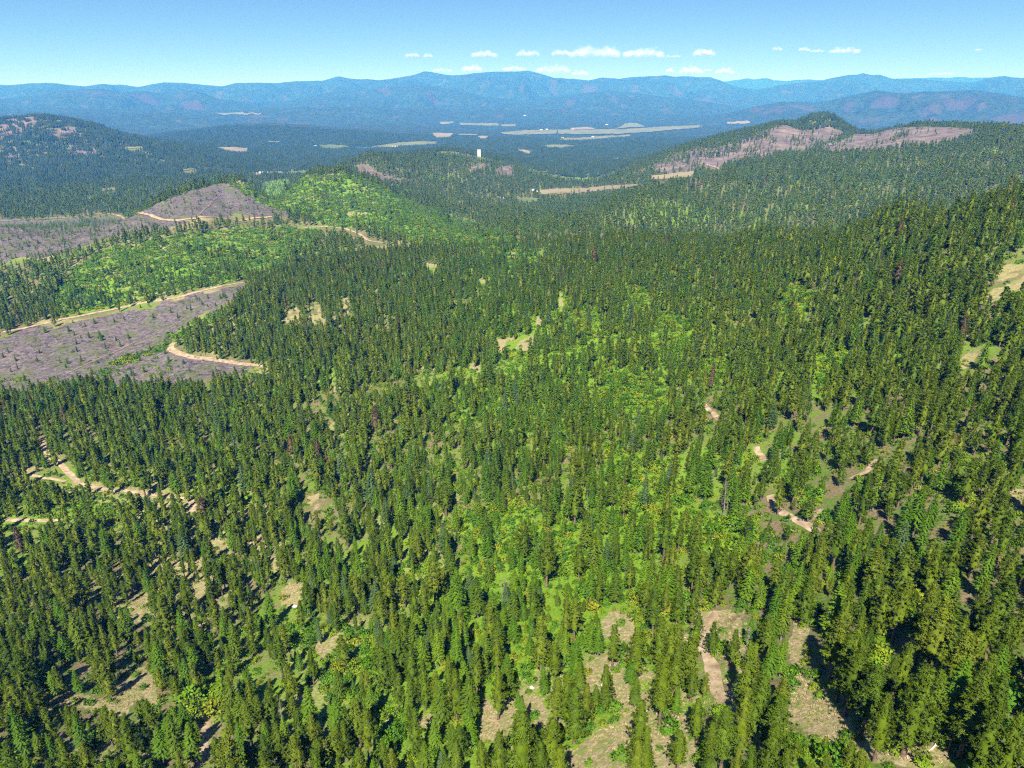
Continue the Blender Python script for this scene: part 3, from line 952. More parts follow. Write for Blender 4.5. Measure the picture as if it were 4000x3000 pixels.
def slash_shape(seed):
    """a scatter of cut branches and sticks"""
    rg = np.random.default_rng(seed)
    ps = []
    for i in range(9):
        a = rg.uniform(0, 6.28); l_ = rg.uniform(1.0, 4.5)
        c = np.array([rg.normal(0, 1.6), rg.normal(0, 1.6), 0.12 + rg.uniform(0, 0.35)])
        d = np.array([math.cos(a), math.sin(a), rg.normal(0, 0.14)]) * l_ / 2
        r = rg.uniform(0.05, 0.16)
        ps.append(tube([c - d, c + d], [r, r * 0.6], 4))
    return merge(ps)


def clump_shape(seed):
    """a stand of about a dozen far-off conifers, 34 m across"""
    rg = np.random.default_rng(seed)
    ps = []
    for i in range(11):
        x, y = rg.uniform(-17, 17, 2)
        h = rg.uniform(16, 27); r = rg.uniform(2.6, 4.2)
        cb = 0.1
        rows, sides = 4, 5
        s = np.array([0.0, 0.25, 0.6, 1.0])
        pr = np.array([0.75, 1.0, 0.6, 0.03]) * r
        a = np.linspace(0, 2 * math.pi, sides, endpoint=False) + rg.uniform(0, 6)
        rr = pr[:, None] * rg.uniform(0.65, 1.25, (rows, sides))
        z = (cb + s * (1 - cb))[:, None] * h + rg.normal(0, 0.6, (rows, sides)) * (s < 1)[:, None]
        v = np.stack([x + rr * np.cos(a), y + rr * np.sin(a), z], -1).reshape(-1, 3)
        f = np.array([[q * sides + j, q * sides + (j + 1) % sides, (q + 1) * sides + (j + 1) % sides, (q + 1) * sides + j] for q in range(rows - 1) for j in range(sides)])
        ps.append((v, f))
    return merge(ps)


# prototypes live in a collection of their own that is not part of the scene
PROTO = bpy.data.collections.new('plant_shapes')
PIDX = {}


def proto(key, crown, trunk, cm, tm):
    me = bpy.data.meshes.new(key)
    if trunk is None:
        v, f = crown
        mesh_fill(me, v, f, True)
        if key.startswith('clump') or key.startswith('slash'):
            me.polygons.foreach_set('use_smooth', np.zeros(len(me.polygons), bool))
        me.materials.append(MATS[cm])
    else:
        cv, cf, cn = outward(*crown)
        v, f = merge([(cv, cf), trunk])
        mesh_fill(me, v, f, True)
        tn_ = unit(trunk[0] * [1, 1, 0] + [0, 0, 1e-3])
        me.normals_split_custom_set_from_vertices(np.vstack([cn, tn_]).tolist())
        me.materials.append(MATS[cm]); me.materials.append(MATS[tm])
        me.polygons.foreach_set('material_index', np.r_[np.zeros(len(crown[1]), np.int32), np.ones(len(trunk[1]), np.int32)])
    o = bpy.data.objects.new('%03d_%s' % (len(PIDX), key), me)
    PROTO.objects.link(o)
    PIDX.setdefault('order', []).append(key)
    PIDX[key] = len(PIDX['order']) - 1


PIDX['order'] = []
SHAPES = {'pine': [], 'fir': [], 'shrub': []}


def part_mesh(name, shape, mat):
    me = bpy.data.meshes.new(name)
    if name in ('crown', 'foliage'):
        v, f, n = outward(*shape)
        mesh_fill(me, v, f, True)
        me.normals_split_custom_set_from_vertices(n.tolist())
    else:
        mesh_fill(me, shape[0], shape[1], True)
    me.materials.append(MATS[mat])
    return me


for i in range(6):
    c, t = pine_shape(100 + i, 0)
    SHAPES['pine'].append({m: part_mesh('crown', c, m) for m in ('olive_needles', 'dark_needles')} | {'trunk': part_mesh('trunk', t, 'pine_bark')})
    for m in ('olive_needles', 'dark_needles'):
        proto('pine0_%s_%d' % (m, i), c, t, m, 'pine_bark')
for i in range(5):
    c, t = fir_shape(200 + i, 0, slim=(1.0, 0.85, 1.1, 0.75, 0.95)[i])
    SHAPES['fir'].append({m: part_mesh('crown', c, m) for m in ('green_needles', 'dark_needles', 'blue_needles')} | {'trunk': part_mesh('trunk', t, 'fir_bark')})
    for m in ('green_needles', 'dark_needles', 'blue_needles'):
        proto('fir0_%s_%d' % (m, i), c, t, m, 'fir_bark')
for lod in (1, 2):
    for i in range(5):
        c, t = pine_shape(300 + 20 * lod + i, lod)
        for m in ('olive_needles', 'dark_needles', 'brown_needles'):
            proto('pine%d_%s_%d' % (lod, m, i), c, t, m, 'pine_bark')
    for i in range(4):
        c, t = fir_shape(400 + 20 * lod + i, lod, slim=(1.0, 0.85, 1.1, 0.75)[i])
        for m in ('green_needles', 'dark_needles', 'blue_needles', 'young_needles'):
            proto('fir%d_%s_%d' % (lod, m, i), c, t, m, 'fir_bark')
for i in range(4):
    c, t = shrub_shape(500 + i, 0)
    SHAPES['shrub'].append({'bright_leaves': part_mesh('foliage', c, 'bright_leaves'), 'stem': part_mesh('stems', t, 'fir_bark')})
    proto('shrub0_%d' % i, c, t, 'bright_leaves', 'fir_bark')
for i in range(4):
    c, t = shrub_shape(520 + i, 1)
    proto('shrub1_%d' % i, c, t, 'bright_leaves', 'fir_bark')
for i in range(3):
    proto('tuft_%d' % i, tuft_shape(540 + i), None, 'grass_blades', None)
for i in range(4):
    proto('slash_%d' % i, slash_shape(560 + i), None, 'slash_sticks', None)
for i in range(5):
    proto('clump_%d' % i, clump_shape(580 + i), None, 'far_needles', None)


def scatter(name, pos, pick, rot, scl):
    """one stuff object: points that carry instances of the plant shapes"""
    me = bpy.data.meshes.new(name)
    me.vertices.add(len(pos))
    me.vertices.foreach_set('co', np.asarray(pos, np.float32).ravel())
    a = me.attributes.new('pick', 'INT', 'POINT'); a.data.foreach_set('value', np.asarray(pick, np.int32))
    a = me.attributes.new('turn', 'FLOAT_VECTOR', 'POINT'); a.data.foreach_set('vector', np.asarray(rot, np.float32).ravel())
    a = me.attributes.new('size', 'FLOAT_VECTOR', 'POINT'); a.data.foreach_set('vector', np.asarray(scl, np.float32).ravel())
    o = bpy.data.objects.new(name, me)
    COL.objects.link(o)
    ng = bpy.data.node_groups.new(name, 'GeometryNodeTree')
    ng.interface.new_socket('Geometry', in_out='INPUT', socket_type='NodeSocketGeometry')
    ng.interface.new_socket('Geometry', in_out='OUTPUT', socket_type='NodeSocketGeometry')
    gi, go = ng.nodes.new('NodeGroupInput'), ng.nodes.new('NodeGroupOutput')
    ci = ng.nodes.new('GeometryNodeCollectionInfo')
    ci.inputs['Collection'].default_value = PROTO
    ci.inputs['Separate Children'].default_value = True
    ci.inputs['Reset Children'].default_value = True
    ip = ng.nodes.new('GeometryNodeInstanceOnPoints')
    ip.inputs['Pick Instance'].default_value = True

    def at(n, t):
        q = ng.nodes.new('GeometryNodeInputNamedAttribute')
        q.data_type = t
        q.inputs[0].default_value = n
        return q.outputs[0]
    ng.links.new(gi.outputs[0], ip.inputs['Points'])
    ng.links.new(ci.outputs[0], ip.inputs['Instance'])
    ng.links.new(at('pick', 'INT'), ip.inputs['Instance Index'])
    ng.links.new(at('turn', 'FLOAT_VECTOR'), ip.inputs['Rotation'])
    ng.links.new(at('size', 'FLOAT_VECTOR'), ip.inputs['Scale'])
    ng.links.new(ip.outputs[0], go.inputs[0])
    md = o.modifiers.new('scatter', 'NODES')
    md.node_group = ng
    o['kind'] = 'stuff'
    return o


# ------------------------------------------------------------------ dirt tracks
ROADS = [
    ('dirt_road', 7.0, [(-150, 1335), (0, 1300), (150, 1270), (300, 1237), (500, 1197), (700, 1160), (850, 1122), (960, 1104)]),
    ('dirt_road', 8.5, [(700, 1325), (674, 1345), (668, 1362), (690, 1378), (760, 1397), (850, 1408), (1035, 1426)]),
    ('dirt_road', 8.0, [(-100, 868), (0, 864), (250, 852), (450, 840), (600, 847), (850, 851), (1060, 847)]),
    ('dirt_road', 6.0, [(1080, 893), (1260, 887), (1340, 893), (1400, 912), (1440, 940), (1500, 949)]),
    ('dirt_road', 5.0, [(560, 1006), (610, 985), (665, 958)]),
    ('dirt_road', 4.0, [(800, 925), (900, 910), (1010, 897)]),
    ('dirt_track', 4.4, [(165, 1710), (180, 1765), (235, 1812), (290, 1870), (320, 1892), (400, 1912), (500, 1918), (600, 1932), (735, 1950), (755, 2000)]),
    ('dirt_track', 4.0, [(-80, 2036), (60, 2033), (150, 2034), (240, 2031)]),
    ('dirt_track', 3.2, [(50, 1838), (110, 1855), (180, 1868), (260, 1880)]),
    ('dirt_track', 3.8, [(2800, 2395), (2772, 2420), (2755, 2450), (2744, 2510), (2760, 2555), (2782, 2600), (2788, 2660), (2800, 2700), (2835, 2735), (2860, 2770), (2915, 2812)]),
    ('dirt_track', 3.0, [(2840, 2730), (2880, 2670), (2915, 2620), (2935, 2560)]),
    ('dirt_track', 3.4, [(3005, 1935), (3020, 1965), (3045, 1995), (3100, 2025), (3150, 2050), (3195, 2082)]),
    ('dirt_track', 3.4, [(3330, 1872), (3390, 1835), (3430, 1795)]),
    ('dirt_track', 3.4, [(2745, 1580), (2775, 1605), (2808, 1640)]),
    ('dirt_track', 3.4, [(2950, 1745), (2968, 1775), (2985, 1800)]),
    ('dirt_track', 4.0, [(770, 3000), (790, 2930), (800, 2870), (810, 2800)]),
    ('skid_trail', 3.2, [(240, 1470), (400, 1395), (520, 1340), (640, 1290), (740, 1240)]),
    ('skid_trail', 3.0, [(860, 760), (820, 800), (770, 845)]),
    ('dirt_road', 8.0, [(2760, 642), (2790, 652), (2810, 660)]),
]
ROADLINES = []


def smooth_line(p, step):
    p = np.asarray(p)
    q = np.vstack([2 * p[0] - p[1], p, 2 * p[-1] - p[-2]])
    out = []
    for i in range(1, len(q) - 2):
        n = max(2, int(np.hypot(*(q[i + 1] - q[i])[:2]) / step))
        for t in np.arange(n) / n:
            out.append(0.5 * (2 * q[i] + (q[i + 1] - q[i - 1]) * t + (2 * q[i - 1] - 5 * q[i] + 4 * q[i + 1] - q[i + 2]) * t * t + (3 * q[i] - q[i - 1] - 3 * q[i + 1] + q[i + 2]) * t ** 3))
    out.append(p[-1])
    return np.array(out)


def road(name, width, pix):
    pts = [ground_at(*p) for p in pix]
    pts = np.array([p[:2] for p in pts if p is not None])
    r = float(np.median(np.hypot(pts[:, 0], pts[:, 1])))
    ln = smooth_line(pts, max(2.0, r * 0.006))
    ROADLINES.append((ln, width, pix))
    tng = np.gradient(ln, axis=0)
    nrm = unit(np.stack([-tng[:, 1], tng[:, 0]], 1))
    s = np.arange(len(ln))
    k = 5
    cols = []
    for j in range(k):
        o = (j / (k - 1) - 0.5) * width
        e = (1 if j in (0, k - 1) else 0) * width * 0.22 * fbm(s * 0.45, s * 0 + j * 9.1, 3, 700 + j)
        q = ln + nrm * (o + e * np.sign(o) + 0 * s)[:, None]
        z = H(q[:, 0], q[:, 1]) + max(0.12, r * 0.0005) - (0.10 if j in (0, k - 1) else 0)
        cols.append(np.column_stack([q, z]))
    v = np.stack(cols, 1).reshape(-1, 3)
    f = np.array([[i * k + j, i * k + j + 1, (i + 1) * k + j + 1, (i + 1) * k + j] for i in range(len(ln) - 1) for j in range(k - 1)])
    o = obj(name, v, f, 'skid_soil' if name == 'skid_trail' else 'road_dirt', smooth=True)
    return tag(o, kind='structure')


for nm, w_, px_ in ROADS:
    road(nm, w_, px_)

# ------------------------------------------------------------------ fields, strips and a pond on the valley floor
FIELDS = [
    ('field_tan', [(828, 578), (900, 575), (978, 583), (965, 597), (880, 592)]), ('field_green', [(708, 664), (770, 660), (778, 666), (715, 668)]),
    ('field_pale', [(1040, 672), (1110, 669), (1118, 678), (1045, 684)]), ('field_green', [(1118, 669), (1205, 666), (1200, 680), (1120, 682)]), ('field_tan', [(982, 676), (1030, 672), (1030, 686), (985, 687)]),
    ('field_pale', [(389, 738), (452, 735), (450, 745), (395, 748)]), ('field_green', [(1240, 568), (1300, 566), (1368, 572), (1320, 584), (1270, 582)]),
    ('field_pale', [(1455, 572), (1540, 560), (1600, 555), (1710, 554), (1710, 566), (1600, 570), (1520, 578), (1460, 580)]),
    ('field_pale', [(827, 443), (1020, 444), (1022, 449), (850, 449)]), ('field_pale', [(1712, 480), (1770, 476), (1772, 485), (1720, 487)]), ('field_pale', [(1795, 481), (1945, 483), (1948, 493), (1800, 490)]), ('field_pale', [(1953, 488), (2012, 486), (2014, 495), (1960, 496)]),
    ('field_tan', [(1690, 520), (1770, 522), (1760, 538), (1700, 540)]), ('field_tan', [(1865, 533), (1905, 532), (1905, 543), (1870, 544)]), ('field_pale', [(1790, 524), (1865, 525), (1860, 530), (1795, 530)]),
    ('field_pale', [(1950, 518), (2050, 510), (2180, 508), (2175, 524), (2030, 528), (1970, 526)]), ('field_pale', [(2180, 508), (2300, 508), (2440, 506), (2560, 498), (2740, 490), (2740, 500), (2600, 512), (2420, 524), (2300, 526), (2180, 524)]),
    ('field_tan', [(2225, 501), (2300, 497), (2330, 506), (2230, 508)]), ('field_pale', [(2440, 484), (2490, 482), (2520, 496), (2450, 500), (2400, 504), (2430, 494)]),
    ('field_pale', [(2178, 543), (2300, 537), (2462, 527), (2462, 534), (2320, 547), (2200, 552)]), ('field_pale', [(2120, 569), (2200, 566), (2262, 570), (2200, 580), (2140, 578)]), ('field_tan', [(2015, 581), (2080, 592), (2070, 602), (2035, 596)]),
    ('field_green', [(2060, 669), (2150, 668), (2145, 676), (2065, 675)]), ('field_tan', [(2105, 742), (2250, 735), (2380, 726), (2520, 719), (2524, 726), (2380, 742), (2250, 756), (2110, 762)]),
    ('field_green', [(2020, 775), (2080, 772), (2108, 785), (2080, 795), (2030, 786)]), 
    
    ('field_tan', [(2530, 690), (2640, 678), (2720, 668), (2700, 690), (2560, 706)]), ('field_tan', [(2390, 618), (2452, 616), (2452, 620), (2395, 621)]), ('field_tan', [(2840, 478), (2930, 474), (2925, 482), (2850, 486)]),
    ('gravel_white', [(2302, 668), (2308, 668), (2302, 690), (2296, 690)]), ('field_pale', [(480, 578), (560, 574), (570, 582), (500, 584)]), ('field_pale', [(1038, 553), (1095, 551), (1098, 557), (1042, 557)]),
]


def drape(name, poly, mat, lift=0.0006, extra=0.0):
    a = np.arctan2(poly[:, 0], poly[:, 1]); l = np.log(np.hypot(poly[:, 0], poly[:, 1]))
    na = min(500, max(8, int((a.max() - a.min()) / 0.0004))); nl = min(120, max(8, int((l.max() - l.min()) / 0.003)))
    ga, gl = np.meshgrid(np.linspace(a.min(), a.max(), na), np.linspace(l.min(), l.max(), nl), indexing='ij')
    x, y = np.sin(ga) * np.exp(gl), np.cos(ga) * np.exp(gl)
    w = 0.006 * np.exp(gl)
    jx = x + w * 0.5 * fbm(x / w, y / w, 2, 41); jy = y + w * 2.0 * fbm(x / w, y / w, 2, 42)
    cx = 0.25 * (jx[1:, 1:] + jx[:-1, 1:] + jx[1:, :-1] + jx[:-1, :-1]); cyy = 0.25 * (jy[1:, 1:] + jy[:-1, 1:] + jy[1:, :-1] + jy[:-1, :-1])
    m = inside(poly, cx, cyy)
    i = np.arange(na - 1)[:, None] * nl + np.arange(nl - 1)[None]
    f = np.stack([i, i + 1, i + nl + 1, i + nl], -1)[m]
    if len(f) == 0:
        return None
    v = np.stack([x, y, H(x, y) + np.exp(gl) * lift + extra], -1).reshape(-1, 3)
    used = np.unique(f)
    mp = np.zeros(len(v), int); mp[used] = np.arange(len(used))
    return tag(obj(name, v[used], mp[f], mat, smooth=True), kind='structure')


FIELDPOLY = []
for mt, pix in FIELDS:
    p = world_poly(pix)
    if len(p) < 3:
        continue
    FIELDPOLY.append(p)
    drape('field' if mt != 'gravel_white' else 'gravel_strip', p, mt)
pp_ = world_poly([(1368, 576), (1400, 573), (1455, 573), (1455, 581), (1400, 583)])
FIELDPOLY.append(pp_)
drape('pond', pp_, 'pond_water', extra=0.8)

# ------------------------------------------------------------------ where trees may stand
MW, MH = 800, 600                # raster over the photo, 5 px cells: places whose open ground stays in view


def raster(polys):
    gx, gy = np.meshgrid((np.arange(MW) + 0.5) * 5, (np.arange(MH) + 0.5) * 5, indexing='xy')
    m = np.zeros(gx.shape, bool)
    for p in polys:
        m |= inside(np.array(p, float), gx, gy)
    return m


OPEN = raster(Z_DIRT)
ROADPX = np.zeros((MH, MW), bool)
CUT = raster(Z_CLEARCUT)
for ln, w_, pix in ROADLINES:
    z = H(ln[:, 0], ln[:, 1])
    px, py, dep = project(ln[:, 0], ln[:, 1], z)
    for k in range(len(ln)):
        rad = max(1, int(0.5 * w_ * FPX / dep[k] / 5 * 0.8))
        i, j = int(py[k] / 5), int(px[k] / 5)
        if 0 <= i < MH and 0 <= j < MW:
            ROADPX[max(0, i - rad):i + rad + 1, max(0, j - rad):j + rad + 1] = True
THICKET = raster(Z_SHRUB)
FIELDPX = raster([p for m_, p in FIELDS])


def covers(mask, x, y, z, h, half=1.6):
    """share of a tree's height that would hide an open place"""
    hit = np.zeros(len(x))
    fr = (0.0, 0.25, 0.5, 0.75, 0.95)
    for t in fr:
        for sx in (-half, half):
            px, py, dep = project(x + sx, y, z + h * t)
            i = np.clip((py / 5).astype(int), 0, MH - 1); j = np.clip((px / 5).astype(int), 0, MW - 1)
            ok = (px > 0) & (px < 4000) & (py > 0) & (py < 3000)
            hit += mask[i, j] * ok
    return hit / (2 * len(fr))


TREES = []      # dict of arrays, later joined: x y h kind tint lodhint


def near_field(poly_list, x, y):
    m = np.zeros(len(x), bool)
    for p in poly_list:
        m |= inside(p, x, y)
    return m


# trees that can be told apart in the photograph: tile origin, then (x, y of the top in the tile, kind, height)
K = 1000 / 2212
HERO = {
    (3000, 2250): '660,320,p,27 800,600,p,26 790,470,p,22 960,770,p,24 1050,90,p,22 720,100,p,28 630,60,f,24 1200,30,p,26 1230,590,p,23 1100,700,p,21 1380,790,p,29 1490,830,p,25 1350,1250,p,12 1400,260,p,24 1540,200,p,28 1620,130,f,26 1760,500,p,28 1850,340,p,28 1740,580,p,25 1880,850,p,27 1690,1080,p,17 1060,1040,p,22 930,880,p,19 2060,600,f,22 1960,200,p,24 2150,350,p,28 2100,880,p,22 2180,1200,p,24 1440,60,p,25 2080,60,p,27 1900,40,p,25 190,100,f,24 260,20,f,20 80,180,f,20 160,530,f,17 60,520,f,19 380,10,p,22 130,1060,p,24 50,1050,p,21 90,1290,p,22 500,1390,p,9 260,1420,p,8 740,1450,p,10 390,1130,p,6 300,1150,p,8 820,1500,p,9 130,1490,f,12 2000,1080,p,26 1950,700,p,24',
    (2000, 2250): '260,370,p,27 190,70,p,25 480,170,p,25 550,190,p,23 460,450,f,17 560,540,f,15 760,380,f,19 690,380,f,18 890,430,p,21 1100,460,p,25 1040,690,f,14 1250,100,p,25 1310,380,p,23 1400,440,p,20 1550,480,p,24 1620,330,p,20 1440,620,p,20 1330,740,p,27 1080,850,f,15 1440,950,f,13 1570,830,p,13 1680,840,p,11 1760,410,p,15 1810,610,p,17 1930,470,p,17 2140,590,p,18 2010,950,p,13 830,790,p,20 730,950,f,10 590,740,f,15 490,850,p,25 390,890,p,23 560,980,p,24 90,1040,f,17 50,1170,p,20 200,1270,f,13 340,1240,p,22 260,1440,p,18 720,1220,p,20 860,1220,p,20 1140,1110,p,24 1190,1330,p,21 1470,1350,p,16 1760,1270,p,20 1640,1090,p,17 1880,1170,p,23 2050,1000,p,24 2110,1480,p,18 1970,1520,p,17 2150,880,p,26 1700,1560,p,15 1100,1450,p,18',
    (1000, 2250): '1080,600,p,27 1220,470,f,26 1350,390,f,24 1420,530,f,23 1560,450,f,23 1720,380,f,27 1480,440,b,17 1900,600,p,25 2080,480,p,25 1280,300,f,19 1170,240,p,25 1050,330,b,21 1130,10,p,27 1010,40,b,23 1270,0,p,22 1450,60,p,25 1730,20,f,29 1910,20,f,25 2030,230,p,25 1800,410,f,19 530,360,b,18 850,330,p,13 670,220,p,21 580,70,p,23 430,60,p,23 370,220,p,21 460,640,p,22 180,530,p,26 280,770,p,23 430,950,f,25 690,1010,f,25 700,800,f,19 860,1060,p,26 930,1180,p,25 970,930,f,20 1210,850,p,22 1320,880,p,18 1440,750,p,26 1540,820,p,19 1660,690,p,23 1720,820,p,27 1840,870,f,23 1360,1150,p,25 1540,1220,f,16 1700,1280,f,15 1840,1150,f,18 2090,810,p,25 1960,1430,p,17 2100,1380,p,18 460,1190,p,19 660,1200,f,20 810,1290,b,13 870,1470,p,20 540,1410,p,21 370,1500,p,18 180,1280,p,22 60,1380,p,20 90,1000,p,23 700,1570,p,15 1180,1500,p,17 1350,1580,p,14',
    (0, 2250): '1130,960,f,22 890,760,p,21 780,900,p,18 560,1130,p,21 1240,470,f,16 1160,650,p,9 1450,540,p,26 1570,700,f,21 1650,740,p,22 940,400,p,24 930,640,p,20 860,240,p,23 780,380,p,22 740,820,p,19 480,780,p,20 250,600,p,24 370,430,p,22 420,300,p,20 80,330,b,20 150,700,p,22 230,1000,p,22 60,900,p,22 370,1150,p,20 620,1140,p,23 700,1050,p,18 880,1120,p,23 960,1180,p,22 1080,1200,p,20 1350,1290,f,20 1410,1230,f,19 1560,1100,f,19 1600,1260,f,24 1850,1400,p,20 2030,1260,f,23 1960,900,p,24 2130,800,f,22 2060,1000,f,22 1880,820,f,24 1730,470,p,23 1290,140,p,22 1430,80,f,20 1700,200,p,24 1800,150,p,22 1920,300,p,18 2060,100,p,22 500,1400,p,20 390,1360,f,16 290,1340,f,16 700,1450,p,19 1150,1500,f,15 1190,1080,p,18 1300,700,p,14 1350,800,p,15 60,640,p,22',
    (3000, 1500): '250,20,p,26 620,170,p,26 960,90,p,27 1250,110,f,26 1130,480,p,25 1320,570,p,24 1130,700,p,26 980,740,f,22 780,840,f,14 320,580,p,24 130,840,p,20 680,460,p,22 1400,60,p,28 1620,40,p,27 1850,80,p,27 2010,200,p,27 1500,250,p,25 1680,560,p,24 1780,640,p,25 1880,900,p,25 1700,1100,f,25 1350,900,f,24 1240,960,f,23 1200,1190,b,22 640,1180,p,24 540,1200,p,23 480,1340,p,22 300,1260,f,20 790,1400,f,20 960,1420,p,24 1080,1380,p,22 1250,1400,p,24 1480,1380,p,26 1640,1380,p,26 1950,1360,f,24 2120,1100,p,26 2060,950,p,24 1560,560,f,24 400,480,p,22 330,340,p,24 380,980,p,14 660,960,f,16 900,1160,f,15 1000,1190,f,14 2180,120,p,27 2190,560,p,25',
    (2000, 1500): '1050,370,b,22 1230,400,f,24 1330,390,p,22 1130,1130,f,24 650,250,f,22 840,90,f,22 1110,250,f,20 560,560,p,22 390,350,f,22 300,330,p,22 220,290,p,22 590,440,f,20 720,420,p,22 880,790,f,22 980,890,p,22 700,640,p,20 850,620,f,20 1000,650,p,20 1350,950,p,20 1500,1080,p,18 1610,1100,p,18 1740,480,f,22 1880,580,p,24 1560,240,p,24 1650,200,p,22 1820,240,p,18 2050,80,p,24 2100,250,p,22 520,790,b,22 500,900,f,22 320,1000,p,22 830,1330,b,18 900,1250,f,22 1000,1330,f,22 780,1470,f,18 1220,1450,f,18 1400,1380,p,24 1600,1400,p,26 1850,1430,p,25 2000,1300,f,22 590,1400,p,22 330,1340,p,22 100,1260,p,22 2020,1050,f,16 1960,900,f,20 2080,1380,p,26 1680,1480,p,22',
}
hx, hy, hh, hk = [], [], [], []
for (ox, oy), s in HERO.items():
    for it in s.split():
        a, b, k, h = it.split(',')
        q = ground_at(ox + float(a) * K, oy + float(b) * K, up=float(h) * 0.84)
        if q is None:
            continue
        hx.append(q[0]); hy.append(q[1]); hh.append(float(h) * 0.84); hk.append(k)
hx, hy, hh, hk = np.array(hx), np.array(hy), np.array(hh), np.array(hk)


_c = np.maximum(covers(ROADPX, hx, hy, H(hx, hy), hh, 1.2), covers(OPEN, hx, hy, H(hx, hy), hh, 1.2))
_k = _c < 0.34
hx, hy, hh, hk = hx[_k], hy[_k], hh[_k], hk[_k]


def keep_apart(x, y, rx, ry, d):
    """mask of points not within d of any (rx, ry)"""
    ok = np.ones(len(x), bool)
    for k in range(len(rx)):
        ok &= (x - rx[k]) ** 2 + (y - ry[k]) ** 2 > d * d
    return ok


def jitter_grid(rmin, rmax, cell, amax, j=0.42):
    n = int(rmax / cell) + 1
    ix, iy = np.meshgrid(np.arange(-n, n + 1), np.arange(-n // 8, n + 1))
    x = (ix.ravel() + (iy.ravel() % 2) * 0.5) * cell; y = iy.ravel() * cell * 0.93
    r = np.hypot(x, y); a = np.abs(np.arctan2(x, y))
    m = (r > rmin) & (r < rmax) & (a < amax)
    x, y = x[m], y[m]
    x = x + rng.uniform(-j, j, len(x)) * cell; y = y + rng.uniform(-j, j, len(y)) * cell
    return x, y


# --- near and middle forest, tree by tree
def forest_band(rmin, rmax, cell, amax):
    x, y = jitter_grid(rmin, rmax, cell, amax)
    z = H(x, y)
    r = np.hypot(x, y)
    az0 = np.arctan2(x, y)
    dens = 0.76 + 0.62 * fbm(x / 55, y / 55, 3, 400) + 0.18 * fbm(x / 260, y / 260, 2, 410)
    dens = dens + 0.14 * (az0 < -0.1)
    cc = in_zone('clearcut', x, y); br = in_zone('brush', x, y); sh = in_zone('shrub', x, y); di = in_zone('dirt', x, y); rk = in_zone('rock', x, y)
    young = br & (rng.uniform(0, 1, len(x)) < np.clip(0.92 + 0.35 * fbm(x / 90, y / 90, 2, 421), 0.7, 1))
    dens = np.where(br, 0.55 + 0.5 * fbm(x / 60, y / 60, 2, 420), dens)
    dens = np.where(sh, dens * 0.38, dens)
    dens = np.where(di & (r < 2000), np.where(r > 380, 0.42, 0.0), dens)
    dens = np.where(cc, 0.05 + 0.30 * np.clip(fbm(x / 35, y / 35, 2, 430) - 0.15, 0, 1) + 0.16 * (r > 1450) + 0.25 * ((az0 < -0.46) & (r > 1250)), dens)
    dens = np.where(rk, np.clip(0.18 + 0.9 * fbm(x / 110, y / 110, 3, 440), 0.02, 0.7) * np.where((az0 > 0.34) | ((az0 < 0) & (r < 3300)), 0.25, 1.0), dens)
    if rmin < 700:
        dens = np.where(in_zone('thin', x, y), dens * 0.55, dens) * 0.88
    fl = near_field(FIELDPOLY, x, y)
    dens = np.where(fl, 0, dens)
    keep = rng.uniform(0, 1, len(x)) < dens
    x, y, z, r = x[keep], y[keep], z[keep], r[keep]
    young, cc, sh = young[keep], cc[keep], sh[keep]
    # moist middle: firs; dry slopes: pines
    az = np.arctan2(x, y)
    moist = np.exp(-((az - 0.02 - 0.1 * fbm(x / 200, y / 200, 2, 450)) / 0.16) ** 2) * (r < 1100) * 0.55 + 0.28 + 0.25 * fbm(x / 120, y / 120, 2, 460)
    moist = np.where(r > 1300, 0.35 + 0.4 * fbm(x / 300, y / 300, 2, 461), moist)
    kind = np.where(rng.uniform(0, 1, len(x)) < moist, 1, 0)        # 1 fir 0 pine
    h = np.where(kind == 1, rng.normal(13.5, 5.0, len(x)), rng.normal(15.2, 4.4, len(x)))
    h = np.where(rng.uniform(0, 1, len(x)) < 0.13, rng.uniform(6, 14, len(x)), h)
    h = np.where(young, rng.gamma(3.0, 1.7, len(x)) + 2.5, h)
    h = np.where(cc, rng.uniform(3, 10, len(x)), h)
    h = np.where(sh, h * 0.8, h)
    kind = np.where(young | cc, 1, kind)
    h = np.clip(h, 3, 33)
    c1 = covers(OPEN, x, y, z, h)
    cz = in_zone('clearcut', x, y)
    di2 = in_zone('dirt', x, y)
    rr_ = np.hypot(x, y)
    ok = (c1 < 0.08) | (di2 & (rng.uniform(0, 1, len(x)) < 0.7)) | cz | ((c1 < 0.3) & (rng.uniform(0, 1, len(x)) < 0.25)) | young | ((c1 < 0.55) & (rr_ > 450) & (rng.uniform(0, 1, len(x)) < 0.4))
    ok &= (covers(ROADPX, x, y, z, h) < 0.07) | (rng.uniform(0, 1, len(x)) < 0.09)
    ok &= (covers(CUT, x, y, z, h) < 0.42) | cz | young
    if rmin > 1000:
        ok &= (covers(FIELDPX, x, y, z, h) < 0.25) | (rng.uniform(0, 1, len(x)) < 0.08)
    else:      # nothing that would throw its shadow over the sunny clearings
        sl = h / math.tan(SUN_EL)
        for t in (0.45, 0.85):
            ok &= ~in_zone('dirt', x + math.sin(SUN_AZ) * sl * t, y + math.cos(SUN_AZ) * sl * t) | (rng.uniform(0, 1, len(x)) < 0.2) | (h < 8)
    c2 = covers(THICKET, x, y, z, h)
    ok &= (c2 < 0.1) | (rng.uniform(0, 1, len(x)) < 0.5)
    if rmin < 700:
        ok &= keep_apart(x, y, hx, hy, 4.6)
    # where a tall tree would hide an open place a young one may still stand
    h2 = np.clip(h * 0.33, 2.5, 8)
    bad = ~ok & (rng.uniform(0, 1, len(x)) < 0.6)
    re = bad & (covers(OPEN | ROADPX, x, y, z, h2) < 0.07) & (covers(CUT, x, y, z, h2) < 0.2)
    if rmin < 700:
        re &= keep_apart(x, y, hx, hy, 3.0)
    h = np.where(re, h2, h)
    kind = np.where(re, 1, kind)
    ok |= re
